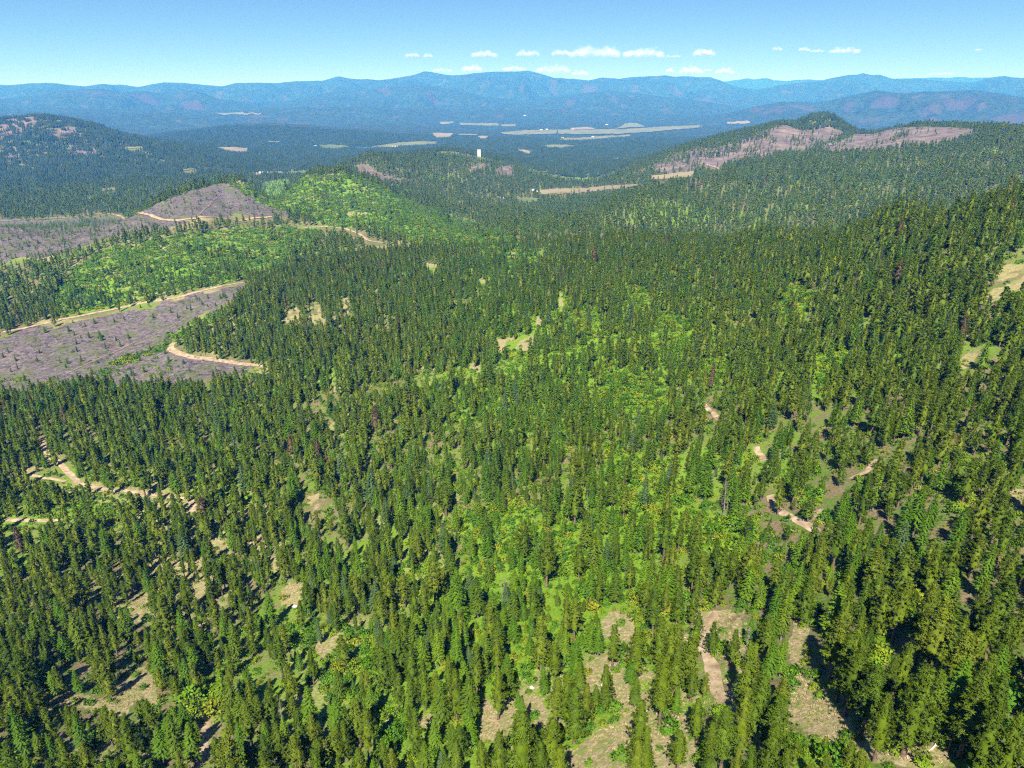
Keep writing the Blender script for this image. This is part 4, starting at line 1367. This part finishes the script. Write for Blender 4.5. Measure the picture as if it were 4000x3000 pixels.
    tint = rng.integers(0, 12, len(x))
    return x[ok], y[ok], z[ok], h[ok], kind[ok], tint[ok], young[ok]


bands = [forest_band(45, 620, 6.7, R(70)), forest_band(620, 1350, 6.6, R(50)), forest_band(1350, 3600, 9.6, R(45))]
X = np.concatenate([hx] + [b[0] for b in bands]); Y = np.concatenate([hy] + [b[1] for b in bands])
Zg = H(X, Y)
HT_ = np.concatenate([hh] + [b[3] for b in bands])
KD = np.concatenate([np.array([0 if k == 'p' else 1 for k in hk])] + [b[4] for b in bands])
TI = np.concatenate([np.array([11 if k == 'b' else 3 for k in hk]) + rng.integers(0, 1, len(hk))] + [b[5] for b in bands])
YG = np.concatenate([np.zeros(len(hk), bool)] + [b[6] for b in bands])
TI[:len(hk)] = np.where(np.array(hk) == 'b', 11, rng.integers(0, 10, len(hk)))
RD = np.hypot(X, Y)


def tint_name(kind, t):
    if kind == 0:
        return 'dark_needles' if t % 3 == 2 else 'olive_needles'
    return 'blue_needles' if t >= 11 else 'dark_needles' if t % 4 == 1 else 'green_needles'


# the 300 that show largest of each kind become objects of their own
ppx, ppy, pdep = project(X, Y, Zg + HT_ * 0.75)
bpx, bpy_, bdep = project(X, Y, Zg)
seen = (ppx > -20) & (ppx < 4020) & (ppy > 300) & (ppy < 3010) & (pdep > 30)
size = np.where(seen, HT_ / pdep, 0)
single = np.zeros(len(X), bool)
for k in (0, 1):
    cand = np.nonzero((KD == k) & seen)[0]
    single[cand[np.argsort(-size[cand])[:298]]] = True

rotz = rng.uniform(0, 2 * math.pi, len(X))
lean = rng.normal(0, 0.025, (len(X), 2))
wid = rng.uniform(0.92, 1.6, len(X)) * np.where(HT_ < 12, 1.15, 1.0)

rest = np.nonzero(~single)[0]
picks = np.zeros(len(X), int)
for i in rest:
    lod = 0 if RD[i] < 420 else 1 if RD[i] < 1300 else 2
    k = 'pine' if KD[i] == 0 else 'fir'
    n = (6 if k == 'pine' else 5) if lod == 0 else (5 if k == 'pine' else 4)
    tn = tint_name(KD[i], TI[i])
    if k == 'pine' and lod and (i * 13) % 71 == 0:
        tn = 'brown_needles'
    if YG[i]:
        tn = 'young_needles' if lod else 'green_needles'
    picks[i] = PIDX['%s%d_%s_%d' % (k, lod, tn, (i * 7) % n)]
sc_ = HT_ / 26.0
forest = scatter('forest', np.stack([X, Y, Zg - 0.1], 1)[rest], picks[rest], np.stack([lean[:, 0], lean[:, 1], rotz], 1)[rest],
                 np.stack([sc_ * wid, sc_ * wid, sc_], 1)[rest])
forest['label'] = 'conifer forest covering the slopes and the valley floor'

# --- landmarks used in labels
DIRTP, SHRUBP = WZ['dirt'], WZ['shrub']


def mindist(ln, x, y):
    return float(np.min(np.hypot(ln[:, 0] - x, ln[:, 1] - y)))


def place_words(x, y):
    for ln, w_, pix in ROADLINES:
        if mindist(ln, x, y) < w_ * 0.5 + 7:
            return 'beside the dirt track'
    for p in DIRTP:
        if mindist(p, x, y) < 8 or inside(p, np.array([x]), np.array([y]))[0]:
            return 'by bare dry ground'
    for p in SHRUBP:
        if mindist(p, x, y) < 8 or inside(p, np.array([x]), np.array([y]))[0]:
            return 'among bright shrubs'
    return 'in dense forest'


LABELS = {}


_ONES = 'zero one two three four five six seven eight nine ten eleven twelve thirteen fourteen fifteen sixteen seventeen eighteen nineteen'.split()
_TENS = '_ _ twenty thirty forty fifty sixty seventy eighty ninety'.split()


def spell(n):
    if n >= 100:
        return 'hundred'
    if n < 20:
        return _ONES[n]
    return _TENS[n // 10] + ('-' + _ONES[n % 10] if n % 10 else '')


def unique_label(stem, px, py):
    """the stem and where in the photo its crown shows, in words"""
    a, b = min(max(px / 40.0, 0), 100), min(max(py / 30.0, 0), 100)
    s = '%s, %s percent across, %s percent down' % (stem, spell(int(round(a))), spell(int(round(b))))
    if s in LABELS:
        s = '%s, %s point %s percent across, %s percent down' % (stem, spell(int(a)), _ONES[int(a * 10) % 10], spell(int(round(b))))
    while s in LABELS:
        b += 1
        s = '%s, %s point %s percent across, %s percent down' % (stem, spell(int(a)), _ONES[int(a * 10) % 10], spell(int(round(b))))
    LABELS[s] = 1
    return s


def empty(name, loc, rot=(0, 0, 0), scale=(1, 1, 1)):
    o = bpy.data.objects.new(name, None)
    o.empty_display_size = 1.0
    o.location = loc; o.rotation_euler = rot; o.scale = scale
    COL.objects.link(o)
    return o


def child(name, me, parent):
    o = bpy.data.objects.new(name, me)
    o.parent = parent
    COL.objects.link(o)
    return o


TINTW = {'olive_needles': 'olive', 'dark_needles': 'dark', 'green_needles': 'green', 'blue_needles': 'bluish'}
for n_, i in enumerate(np.nonzero(single)[0]):
    k = 'pine' if KD[i] == 0 else 'fir'
    tn = tint_name(KD[i], TI[i])
    sh = SHAPES[k][(i * 5 + 1) % len(SHAPES[k])]
    t = empty(k + '_tree', (X[i], Y[i], Zg[i] - 0.1), (lean[i, 0], lean[i, 1], rotz[i]), (sc_[i] * wid[i], sc_[i] * wid[i], sc_[i]))
    child('trunk', sh['trunk'], t)
    child('crown', sh[tn], t)
    sw = 'tall' if HT_[i] > 24.5 else 'small' if HT_[i] < 13 else 'middling'
    tag(t, unique_label('%s %s %s %s' % (sw, TINTW[tn], k, place_words(X[i], Y[i])), ppx[i], ppy[i]), k + ' tree', 'conifers on the near slope')

# --- far forest on the valley floor and the hills beyond, stand by stand
fx, fy = jitter_grid(3500, 8200, 29.0, R(43), 0.5)
fz = H(fx, fy)
fd = 0.86 + 0.35 * fbm(fx / 300, fy / 300, 3, 470)
fd = np.where(in_zone('rock', fx, fy), 0.28, fd)
fd = np.where(near_field([p for p in FIELDPOLY], fx, fy + 0), 0, fd)
# nothing right in front of a field either, so it is not hidden by the stand before it
for sh_, pr_ in ((40, 0.0), (100, 0.12), (170, 0.35)):
    kk_ = 1 + sh_ / np.hypot(fx, fy)
    fd = np.where(near_field(FIELDPOLY, fx * kk_, fy * kk_), fd * pr_, fd)
kp = rng.uniform(0, 1, len(fx)) < fd
fx, fy, fz = fx[kp], fy[kp], fz[kp]
s_ = rng.uniform(0.7, 1.1, len(fx))
far_forest = scatter('far_forest', np.stack([fx, fy, fz - 0.5], 1), [PIDX['clump_%d' % (i % 5)] for i in range(len(fx))],
                     np.stack([0 * fx, 0 * fx, rng.uniform(0, 6.28, len(fx))], 1), np.stack([s_, s_, s_ * rng.uniform(0.75, 1.1, len(fx))], 1))

# ------------------------------------------------------------------ shrubs
sx, sy = jitter_grid(60, 1000, 3.3, R(52), 0.5)
inz = in_zone('shrub', sx, sy); ind = in_zone('dirt', sx, sy)
saz = np.arctan2(sx, sy); sr = np.hypot(sx, sy)
wet = np.exp(-((saz - 0.05) / 0.30) ** 2) * 0.5
sdens = np.where(inz, 0.85, np.clip(0.30 + wet + 0.6 * fbm(sx / 45, sy / 45, 3, 480), 0, 0.75))
sdens = np.where(in_zone('thin', sx, sy), sdens * 0.35, sdens)
sdens = np.where(ind, 0.05, sdens)
sdens = np.where(in_zone('clearcut', sx, sy), np.clip(0.04 + 0.5 * fbm(sx / 28, sy / 28, 3, 481), 0.02, 0.4), sdens)
onroad = np.zeros(len(sx), bool)
for ln, w_, pix in ROADLINES:
    lo, hi = ln.min(0) - 8, ln.max(0) + 8
    cnd = np.nonzero((sx > lo[0]) & (sx < hi[0]) & (sy > lo[1]) & (sy < hi[1]))[0]
    for c_ in cnd:
        if np.min((ln[:, 0] - sx[c_]) ** 2 + (ln[:, 1] - sy[c_]) ** 2) < (w_ * 0.5 + 1.2) ** 2:
            onroad[c_] = True
kp = (rng.uniform(0, 1, len(sx)) < sdens) & ~onroad
sx, sy, inz = sx[kp], sy[kp], inz[kp]
ssz = rng.gamma(5, 0.2, len(sx)) * np.where(inz, 1.05, 0.75)
ssz = np.clip(ssz, 0.35, 2.2)
# bushes that can be told apart in the photograph
BUSH = [(2610, 2851, 2.0), (2221, 2811, 1.0), (2398, 2779, 1.6), (3172, 2390, 2.0), (3312, 2883, 0.9), (3348, 2887, 0.7), (3199, 2725, 0.8), (3180, 2690, 0.8), (3140, 2449, 0.9), (3181, 2887, 0.6), (3348, 2830, 1.0), (3493, 2935, 1.3), (3606, 2985, 1.2),
        (764, 2738, 3.6), (841, 2792, 3.2), (740, 2790, 2.6), (3930, 2800, 3.4), (3750, 2920, 2.4), (430, 2740, 0.8), (455, 2745, 0.6), (530, 2640, 1.1), (560, 2690, 1.0), (2170, 2990, 1.2), (2430, 2970, 1.6), (2300, 2985, 0.8), (1545, 2880, 2.4), (1510, 2930, 2.0), (1550, 2800, 1.6),
        (3420, 2480, 1.8), (3450, 2470, 2.0), (3410, 2560, 1.7), (3400, 2600, 1.6), (3550, 2440, 2.0), (3650, 2860, 1.6), (3300, 2960, 1.8), (3260, 2985, 2.2), (2215, 2560, 1.2), (2060, 2620, 1.6), (2010, 2690, 1.4), (3870, 2950, 1.8), (3900, 2990, 1.9)]
bp = [(ground_at(a, b), s) for a, b, s in BUSH]
bx_ = np.array([q[0] for q, s in bp]); by_ = np.array([q[1] for q, s in bp]); bs_ = np.array([s for q, s in bp])
okk = keep_apart(sx, sy, bx_, by_, 2.5)
sx, sy, ssz = np.concatenate([bx_, sx[okk]]), np.concatenate([by_, sy[okk]]), np.concatenate([bs_, ssz[okk]])
sz = H(sx, sy)
spx, spy, sdp = project(sx, sy, sz + 1.2 * ssz)
svis = (spx > 0) & (spx < 4000) & (spy < 3000) & (spy > 300)
# skip bushes that stand under a crown when picking the ones to build singly
near_t = np.nonzero(RD < 420)[0]
hidden = np.zeros(len(sx), bool)
cl_ = np.nonzero(svis & (np.hypot(sx, sy) < 300))[0]
for i in cl_[len(bx_):] if len(cl_) > len(bx_) else []:
    t_ = np.linspace(4, 45, 10)
    d_ = np.array([-sx[i], -sy[i], CZ - sz[i]]); d_ /= np.linalg.norm(d_)
    qx, qy, qz = sx[i] + d_[0] * t_, sy[i] + d_[1] * t_, sz[i] + 1 + d_[2] * t_
    dd = (X[near_t][:, None] - qx) ** 2 + (Y[near_t][:, None] - qy) ** 2
    hidden[i] = bool(((dd < 2.6 ** 2) & (qz < (Zg + HT_ * 0.95)[near_t][:, None]) & (qz > (Zg + HT_ * 0.25)[near_t][:, None])).any())
scr = np.where(svis & ~hidden, ssz / sdp, 0)
scr[:len(bx_)] *= 3
ssel = np.zeros(len(sx), bool)
ssel[np.argsort(-scr)[:270]] = True
srot = rng.uniform(0, 6.28, len(sx))
rs = np.nonzero(~ssel)[0]
spick = [PIDX[('shrub0_%d' if np.hypot(sx[i], sy[i]) < 260 else 'shrub1_%d') % (i % 4)] for i in rs]
scatter('undergrowth', np.stack([sx, sy, sz], 1)[rs], spick, np.stack([0 * sx, 0 * sx, srot], 1)[rs], np.stack([ssz * 1.1, ssz * 1.1, ssz], 1)[rs])
for i in np.nonzero(ssel)[0]:
    shp = SHAPES['shrub'][i % 4]
    t = empty('shrub', (sx[i], sy[i], sz[i]), (0, 0, srot[i]), (ssz[i] * 1.1, ssz[i] * 1.1, ssz[i]))
    child('stems', shp['stem'], t)
    child('foliage', shp['bright_leaves'], t)
    sw = 'large' if ssz[i] > 1.5 else 'small' if ssz[i] < 0.8 else 'rounded'
    tag(t, unique_label('%s bright green shrub %s' % (sw, place_words(sx[i], sy[i]).replace('among bright shrubs', 'in a thicket')), spx[i], spy[i]), 'shrub', 'leafy shrubs on the near slope')

# brush on the open hillsides
ux, uy = jitter_grid(700, 2300, 5.2, R(45), 0.5)
kp = in_zone('brush', ux, uy) & (rng.uniform(0, 1, len(ux)) < 0.6 + 0.6 * fbm(ux / 60, uy / 60, 3, 490))
ux, uy = ux[kp], uy[kp]
us = np.clip(rng.gamma(3.2, 0.42, len(ux)), 0.5, 2.8)
scatter('hillside_brush', np.stack([ux, uy, H(ux, uy)], 1), [PIDX['shrub1_%d' % (i % 4)] for i in range(len(ux))], np.stack([0 * ux, 0 * ux, rng.uniform(0, 6, len(ux))], 1), np.stack([us * 1.4, us * 1.4, us * 0.8], 1))

# dry grass in the clearings
gx, gy = jitter_grid(60, 420, 0.95, R(50), 0.5)
kp = (in_zone('dirt', gx, gy) | in_zone('thin', gx, gy)) & (rng.uniform(0, 1, len(gx)) < np.clip(0.30 + 0.9 * fbm(gx / 9, gy / 9, 3, 500), 0, 0.8))
gx, gy = gx[kp], gy[kp]
gs = rng.uniform(0.5, 1.3, len(gx))
scatter('dry_grass', np.stack([gx, gy, H(gx, gy)], 1), [PIDX['tuft_%d' % (i % 3)] for i in range(len(gx))], np.stack([0 * gx, 0 * gx, rng.uniform(0, 6, len(gx))], 1), np.stack([gs, gs, gs], 1))

# logging slash on the cut slopes
lx, ly = jitter_grid(650, 1900, 6.5, R(48), 0.5)
kp = in_zone('clearcut', lx, ly) & (rng.uniform(0, 1, len(lx)) < np.clip(0.55 + 0.8 * fbm(lx / 40, ly / 40, 3, 510), 0, 1))
lx, ly = lx[kp], ly[kp]
ls = rng.uniform(0.6, 1.6, len(lx))
scatter('logging_debris', np.stack([lx, ly, H(lx, ly)], 1), [PIDX['slash_%d' % (i % 4)] for i in range(len(lx))], np.stack([0 * lx, 0 * lx, rng.uniform(0, 6, len(lx))], 1), np.stack([ls, ls, ls], 1))

# ------------------------------------------------------------------ dead trees
def snag_shapes(seed, h, bushy):
    rg = np.random.default_rng(seed)
    tk, p = trunk_shape(h, 0.30, rg, 7, 0.4)
    br = []
    for i in range(46 if bushy else 16):
        z = h * rg.uniform(0.25 if bushy else 0.3, 0.98)
        a = rg.uniform(0, 6.28)
        l_ = (1 - z / h) * (3.4 if bushy else 1.6) + 0.4
        l_ *= rg.uniform(0.5, 1.1)
        e = np.array([math.cos(a) * l_, math.sin(a) * l_, z - 0.25 * l_ + rg.normal(0, 0.2)])
        s0 = np.array([0, 0, z])
        br.append(tube([s0, (s0 + e) / 2 + [0, 0, 0.1], e], [0.07, 0.05, 0.02], 3))
        if bushy:
            for q in range(2):
                m = s0 + (e - s0) * rg.uniform(0.4, 0.9)
                br.append(tube([m, m + rg.normal(0, 0.5, 3)], [0.035, 0.015], 3))
    return tk, merge(br)


SNAGS = [  # top pixel, height, bushy, material, words
    (2289, 1902, 27, 0, 'dead_wood', 'tall pale bare snag standing among firs in the central draw'),
    (2101, 2108, 15, 0, 'dead_wood', 'thin grey bare trunk just before the central draw thicket'),
    (1963, 2250, 14, 0, 'dead_wood', 'first of four bare pale trunks in a cluster'),
    (1972, 2236, 15, 0, 'dead_wood', 'second of four bare pale trunks in a cluster'),
    (1981, 2246, 14, 0, 'dead_wood', 'third of four bare pale trunks in a cluster'),
    (1991, 2256, 14, 0, 'dead_wood', 'fourth of four bare pale trunks in a cluster'),
    (2932, 2440, 17, 1, 'dead_wood', 'grey leafless conifer with fine twigs beside the sandy track clearing'),
    (2846, 1862, 20, 1, 'dead_wood', 'grey dead conifer in shade above the sandy track'),
    (2787, 1836, 12, 1, 'dead_wood', 'short grey dead conifer left of the taller dead one'),
    (1795, 2370, 17, 1, 'dead_wood', 'dead twiggy conifer under a tall fir in the draw'),
    (2402, 872, 22, 1, 'charred_wood', 'first of the dark scorched trees on the ridge crest'),
    (2418, 876, 21, 1, 'charred_wood', 'second of the dark scorched trees on the ridge crest'),
    (2434, 878, 22, 1, 'charred_wood', 'third of the dark scorched trees on the ridge crest'),
    (2450, 880, 21, 1, 'charred_wood', 'fourth of the dark scorched trees on the ridge crest'),
    (2466, 880, 20, 1, 'charred_wood', 'fifth of the dark scorched trees on the ridge crest'),
    (2350, 1590, 12, 1, 'dead_wood', 'pale dead conifer high in the central draw'),
    (3960, 700, 20, 1, 'dead_wood', 'grey dead conifer on the upper ridge near the picture edge'),
    (1085, 2712, 20, 0, 'dead_wood', 'slanting bare trunk in deep shade near bottom of the slope'),
]
for n_, (a, b, h, bushy, m, lab) in enumerate(SNAGS):
    q = ground_at(a, b, up=h)
    tk, br = snag_shapes(900 + n_, h, bushy)
    t = empty('dead_tree', (q[0], q[1], q[2] - 0.2), (rng.normal(0, .03), rng.normal(0, .03), rng.uniform(0, 6)))
    child('trunk', part_mesh('trunk', tk, m), t)
    child('branches', part_mesh('branches', br, m), t)
    tag(t, lab, 'dead tree', 'dead standing trees')

# fallen logs
LOGS = [((3692, 2878), (3628, 2937), 'long pale fallen log on the reddish ground at lower clearing'), ((3511, 2892), (3542, 2874), 'short pale fallen log beside the big trunk in clearing'), ((3505, 2902), (3535, 2916), 'thin fallen log lying behind the short pale one'),
        ((2770, 2110), (2845, 2095), 'fallen log among shrubs in the upper draw'), ((2360, 2655), (2345, 2690), 'stubby fallen log on the dry path'), ((3535, 2935), (3545, 2965), 'fallen pole at the foot of the big pine'), ((612, 2330), (622, 2395), 'dark fallen trunk beside the bare patch')]
for n_, (a, b, lab) in enumerate(LOGS):
    A_, B_ = ground_at(*a), ground_at(*b)
    mid = (A_ + B_) / 2
    u = np.linspace(-1, 1, 7)
    pts = np.array([(B_ - A_) / 2 * s for s in u])
    pts[:, 2] = H(mid[0] + pts[:, 0], mid[1] + pts[:, 1]) - mid[2] + 0.2
    lt, lf = tube(pts, 0.24 - 0.08 * (u + 1) / 2, 8)
    cap0 = len(lt); lt = np.vstack([lt, pts[0], pts[-1]])
    fs = [list(q) for q in lf] + [[(j + 1) % 8, j, cap0] for j in range(8)] + [[48 + j, 48 + (j + 1) % 8, cap0 + 1] for j in range(8)]
    t = empty('fallen_log', tuple(mid))
    obj('stem', lt, fs, 'pale_log', t)
    ks = merge([tube([pts[i] + [0, 0, .1], pts[i] + [0.2 * ((-1) ** i), 0.15, 0.75]], [0.06, 0.03], 4) for i in (1, 3, 4)])
    obj('broken_branch_stubs', ks[0], ks[1], 'pale_log', t)
    tag(t, lab, 'log', 'fallen logs')

# boulders
import bmesh
ROCKS = [(1503, 2140, 1.9, 'large pale boulder on the tan slope before dark pines'), (1518, 2152, 1.0, 'smaller boulder touching the large pale one'), (2638, 2672, 0.9, 'white stone in the small dry opening'), (1152, 2370, 1.1, 'grey boulder at the foot of the dry opening'), (2078, 2688, 0.7, 'pale stone in dry grass above the path'), (1520, 2815, 0.9, 'pale stone at the edge of yellow shrubs')]
for n_, (a, b, s, lab) in enumerate(ROCKS):
    q = ground_at(a, b)
    bm = bmesh.new()
    bmesh.ops.create_icosphere(bm, subdivisions=3, radius=s)
    rg = np.random.default_rng(40 + n_)
    o1 = rg.uniform(0, 50, 3)
    for v in bm.verts:
        d_ = v.co.normalized()
        k = 1 + 0.35 * float(fbm(np.array([d_.x * 1.6 + o1[0]]), np.array([d_.y * 1.6 + d_.z * 1.3 + o1[1]]), 3, 5)[0])
        v.co = Vector((d_.x * s * k * 1.25, d_.y * s * k, d_.z * s * k * 0.75))
    me = bpy.data.meshes.new('boulder'); bm.to_mesh(me); bm.free()
    me.materials.append(MATS['boulder_stone'])
    o = bpy.data.objects.new('boulder', me); COL.objects.link(o)
    o.location = (q[0], q[1], q[2] + s * 0.2)
    tag(o, lab, 'boulder', 'boulders on the slope')

# ------------------------------------------------------------------ farm buildings on the valley floor
def box(x0, x1, y0, y1, z0, z1):
    v = np.array([(x, y, z) for z in (z0, z1) for x, y in ((x0, y0), (x1, y0), (x1, y1), (x0, y1))], float)
    return v, np.array([(3, 2, 1, 0), (4, 5, 6, 7), (0, 1, 5, 4), (1, 2, 6, 5), (2, 3, 7, 6), (3, 0, 4, 7)])


BARNS = [(1024, 678, 34, 14, 'white_wall', 'long white farm building at the end of the field below the knoll'), (1046, 677, 16, 10, 'red_wall', 'small red shed beside the long white farm building'), (1232, 574, 30, 16, 'white_wall', 'white farmhouse at the tip of the green lakeside field'),
         (1548, 577, 34, 16, 'white_wall', 'white barn on the pale field east of the pond'), (1536, 575, 18, 12, 'white_wall', 'small white shed next to the lakeside barn'), (1692, 584, 26, 14, 'white_wall', 'white house on the wooded hill below the pale field'),
         (2082, 746, 22, 11, 'white_wall', 'white house at the end of the tan field'), (2096, 752, 16, 9, 'red_wall', 'reddish shed just below the house by the tan field'), (1950, 774, 14, 8, 'white_wall', 'first tiny white house west of the small green field'), (1966, 776, 14, 8, 'white_wall', 'second tiny white house west of the small green field'), (1988, 775, 14, 8, 'white_wall', 'third tiny white house west of the small green field'),
         (2114, 510, 44, 20, 'white_wall', 'white farm on the near edge of the long pale fields'), (2136, 508, 36, 18, 'white_wall', 'white shed beside the farm on the long pale fields'), (2196, 541, 36, 18, 'white_wall', 'white farm at the tip of the narrow slanting field'), (2316, 537, 34, 18, 'white_wall', 'white house on the narrow slanting field'), (2238, 508, 40, 18, 'red_wall', 'reddish barn in the tan part of the long fields'), (2050, 454, 60, 26, 'white_wall', 'lone white building far up the wooded plain'), (2370, 490, 50, 24, 'white_wall', 'pale ranch building behind the long pale fields')]
for n_, (a, b, L_, W_, m, lab) in enumerate(BARNS):
    q = ground_at(a, b)
    z0 = float(H(q[0], q[1])) + 0.0006 * math.hypot(q[0], q[1])
    t = empty('farm_building', (q[0], q[1], z0), (0, 0, math.atan2(-q[0], q[1]) + rng.uniform(-0.35, 0.35)))
    L_, W_ = L_ * 0.75, W_ * 0.75
    hw = W_ * 0.38
    v, f = box(-L_ / 2, L_ / 2, -W_ / 2, W_ / 2, -1.5, hw)
    obj('wall', v, f, m, t)
    gab = np.array([(-L_ / 2, -W_ / 2, hw), (-L_ / 2, W_ / 2, hw), (-L_ / 2, 0, hw * 1.75), (L_ / 2, -W_ / 2, hw), (L_ / 2, W_ / 2, hw), (L_ / 2, 0, hw * 1.75)], float)
    obj('gable', gab, [(0, 2, 1), (3, 4, 5)], m, t)
    e, o_ = 0.05 * W_, 0.02 * L_
    rf = []
    for s in (-1, 1):
        v = np.array([(-L_ / 2 - o_, s * (W_ / 2 + e), hw - e * .75), (L_ / 2 + o_, s * (W_ / 2 + e), hw - e * .75), (L_ / 2 + o_, 0, hw * 1.75), (-L_ / 2 - o_, 0, hw * 1.75)], float)
        v = np.vstack([v, v + [0, 0, 0.35]])
        v[:, 2] += 0.08
        rf.append((v, np.array([(0, 1, 2, 3), (7, 6, 5, 4), (0, 4, 5, 1), (1, 5, 6, 2), (2, 6, 7, 3), (3, 7, 4, 0)])))
    rv, rfc = merge(rf)
    obj('roof', rv, rfc, 'metal_roof', t)
    v, f = box(-W_ * 0.14, W_ * 0.14, -W_ / 2 - 0.12, -W_ / 2 - 0.02, -1.4, hw * 0.7)
    obj('door', v, f, 'dark_door', t)
    for s in (-0.33, 0.33):
        v, f = box(L_ * s - 1.0, L_ * s + 1.0, -W_ / 2 - 0.10, -W_ / 2 - 0.02, hw * 0.35, hw * 0.7)
        obj('window', v, f, 'dark_door', t)
    tag(t, lab, 'farm building', 'farm buildings on the valley floor')

# a pale upright block that stands out of the forest beyond the middle hill
q = ground_at(1871, 612)
q = ground_at(1871, 604, tmin=3250) if q is None else q
tw, th_ = 12.0 / FPX * math.hypot(q[0], q[1]), 25.0 / FPX * math.hypot(q[0], q[1])
t = empty('storage_tower', (q[0], q[1], q[2] - 1.0), (0, 0, math.atan2(-q[0], q[1]) + 0.12))
v, f = box(-tw / 2, tw / 2, -tw / 2, tw / 2, -3, th_)
obj('body', v, f, 'white_wall', t)
for k in range(5):
    xx = (k - 2) * tw / 5
    v, f = box(xx - 0.35, xx + 0.35, -tw / 2 - 0.5, -tw / 2 - 0.02, 0, th_ - 1.0)
    obj('rib', v, f, 'white_wall', t)
v, f = box(-tw / 2 - 0.8, tw / 2 + 0.8, -tw / 2 - 0.8, tw / 2 + 0.8, th_ + 0.02, th_ + 1.4)
obj('roof', v, f, 'metal_roof', t)
v, f = box(-1.6, 1.6, -tw / 2 - 0.62, -tw / 2 - 0.52, -1, 4.5)
obj('door', v, f, 'dark_door', t)
tag(t, 'pale upright rectangular tower standing out of dark forest below the valley fields', 'tower')

# ------------------------------------------------------------------ clouds, well beyond the air box
cm, cnt, cout = new_mat('cloud')
g_ = N(cnt)
cd = g_.node('ShaderNodeBsdfDiffuse'); cd.inputs[0].default_value = (0.80, 0.80, 0.80, 1)
ct = g_.node('ShaderNodeBsdfTransparent')
cx_ = g_.node('ShaderNodeMixShader'); cx_.inputs[0].default_value = 0.03
g_.link(ct.outputs[0], cx_.inputs[1]); g_.link(cd.outputs[0], cx_.inputs[2]); g_.link(cx_.outputs[0], cout.inputs[0])
bm = bmesh.new(); bmesh.ops.create_icosphere(bm, subdivisions=2, radius=1.0)
ICO_V = np.array([v.co for v in bm.verts]); ICO_F = np.array([[v.index for v in f.verts] for f in bm.faces]); bm.free()
CLOUDS = [  # centre x, base y, width, height in photo pixels, distance, words
    (1612, 220, 50, 16, 'small puff leftmost in the upper cloud row'), (1672, 222, 34, 14, 'thin puff second in the upper cloud row'), (1892, 218, 92, 26, 'ragged cloud third in the upper cloud row'), (2062, 215, 84, 22, 'flat cloud just before the largest cloud'), (2190, 213, 70, 22, 'rounded puff against the side of the largest cloud'), (2325, 215, 190, 38, 'largest white cumulus over the central mountain'),
    (2510, 216, 150, 34, 'long white cloud following the largest cumulus'), (2612, 222, 90, 10, 'thin wisp trailing behind the long white cloud'), (2752, 213, 76, 28, 'lone compact cumulus after the long clouds'), (3035, 194, 34, 12, 'tiny puff alone over the saddle'), (3140, 196, 40, 14, 'small puff before the eastern cloud bank'), (3192, 202, 50, 12, 'low flat puff in the eastern cloud bank'), (3300, 203, 110, 24, 'largest cloud of the eastern bank'),
    (1728, 278, 70, 14, 'faint low cloud touching the mountain crest'), (1846, 275, 70, 26, 'low puff behind the mountain crest'), (2010, 273, 90, 18, 'low cloud resting on the flat summit'), (2160, 280, 130, 24, 'low cloud east of the flat summit'), (2268, 290, 60, 18, 'small low cloud by the mountain shoulder'), (2618, 280, 26, 16, 'small low puff over the eastern shoulder'), (2700, 282, 80, 26, 'low cumulus over the eastern shoulder'), (2762, 276, 28, 10, 'tiny low puff right after the low cumulus'), (2830, 284, 70, 20, 'low flat cloud over the mountain descent'),
    (3820, 197, 26, 8, 'tiny wisp high over the eastern hills'), (3680, 290, 90, 10, 'faint low cloud over the eastern ridge'),
]
for n_, (cx0, cy0, cw, ch, lab) in enumerate(CLOUDS):
    rg = np.random.default_rng(700 + n_)
    dist = 66000.0 if cy0 < 240 else 76000.0
    u, f_, w_ = ray(cx0, cy0)
    t_ = dist / f_
    c0 = np.array([u * t_, f_ * t_, CZ + w_ * t_])
    W_, H_ = cw / FPX * t_, ch / FPX * t_
    np_ = int(46 + W_ / 50)
    vs = []
    bumps = rg.uniform(0.35, 1.0, 6); bumps[rg.integers(1, 5)] = 1.0
    for k in range(np_):
        a = rg.uniform(-0.5, 0.5)
        env = np.interp(a, np.linspace(-0.5, 0.5, 8), np.r_[0.1, bumps, 0.1])
        zz = rg.beta(1.2, 1.9) * env
        rad = H_ * rg.uniform(0.14, 0.36) * (1.0 - 0.35 * zz)
        p = np.array([a * W_, rg.normal(0, 0.16) * W_ * 0.6, zz * H_])
        jig = 1 + 0.22 * fbm(ICO_V[:, 0] * 2 + k, ICO_V[:, 1] * 2 + ICO_V[:, 2] * 1.7, 2, k)[:, None]
        vs.append((ICO_V * jig * [rad * 1.5, rad * 1.5, rad] + p, ICO_F))
    v, f = merge(vs)
    o = obj('cloud', v, f, 'cloud', smooth=True)
    o.location = tuple(c0)
    tag(o, lab, 'cloud', 'small fair weather clouds')
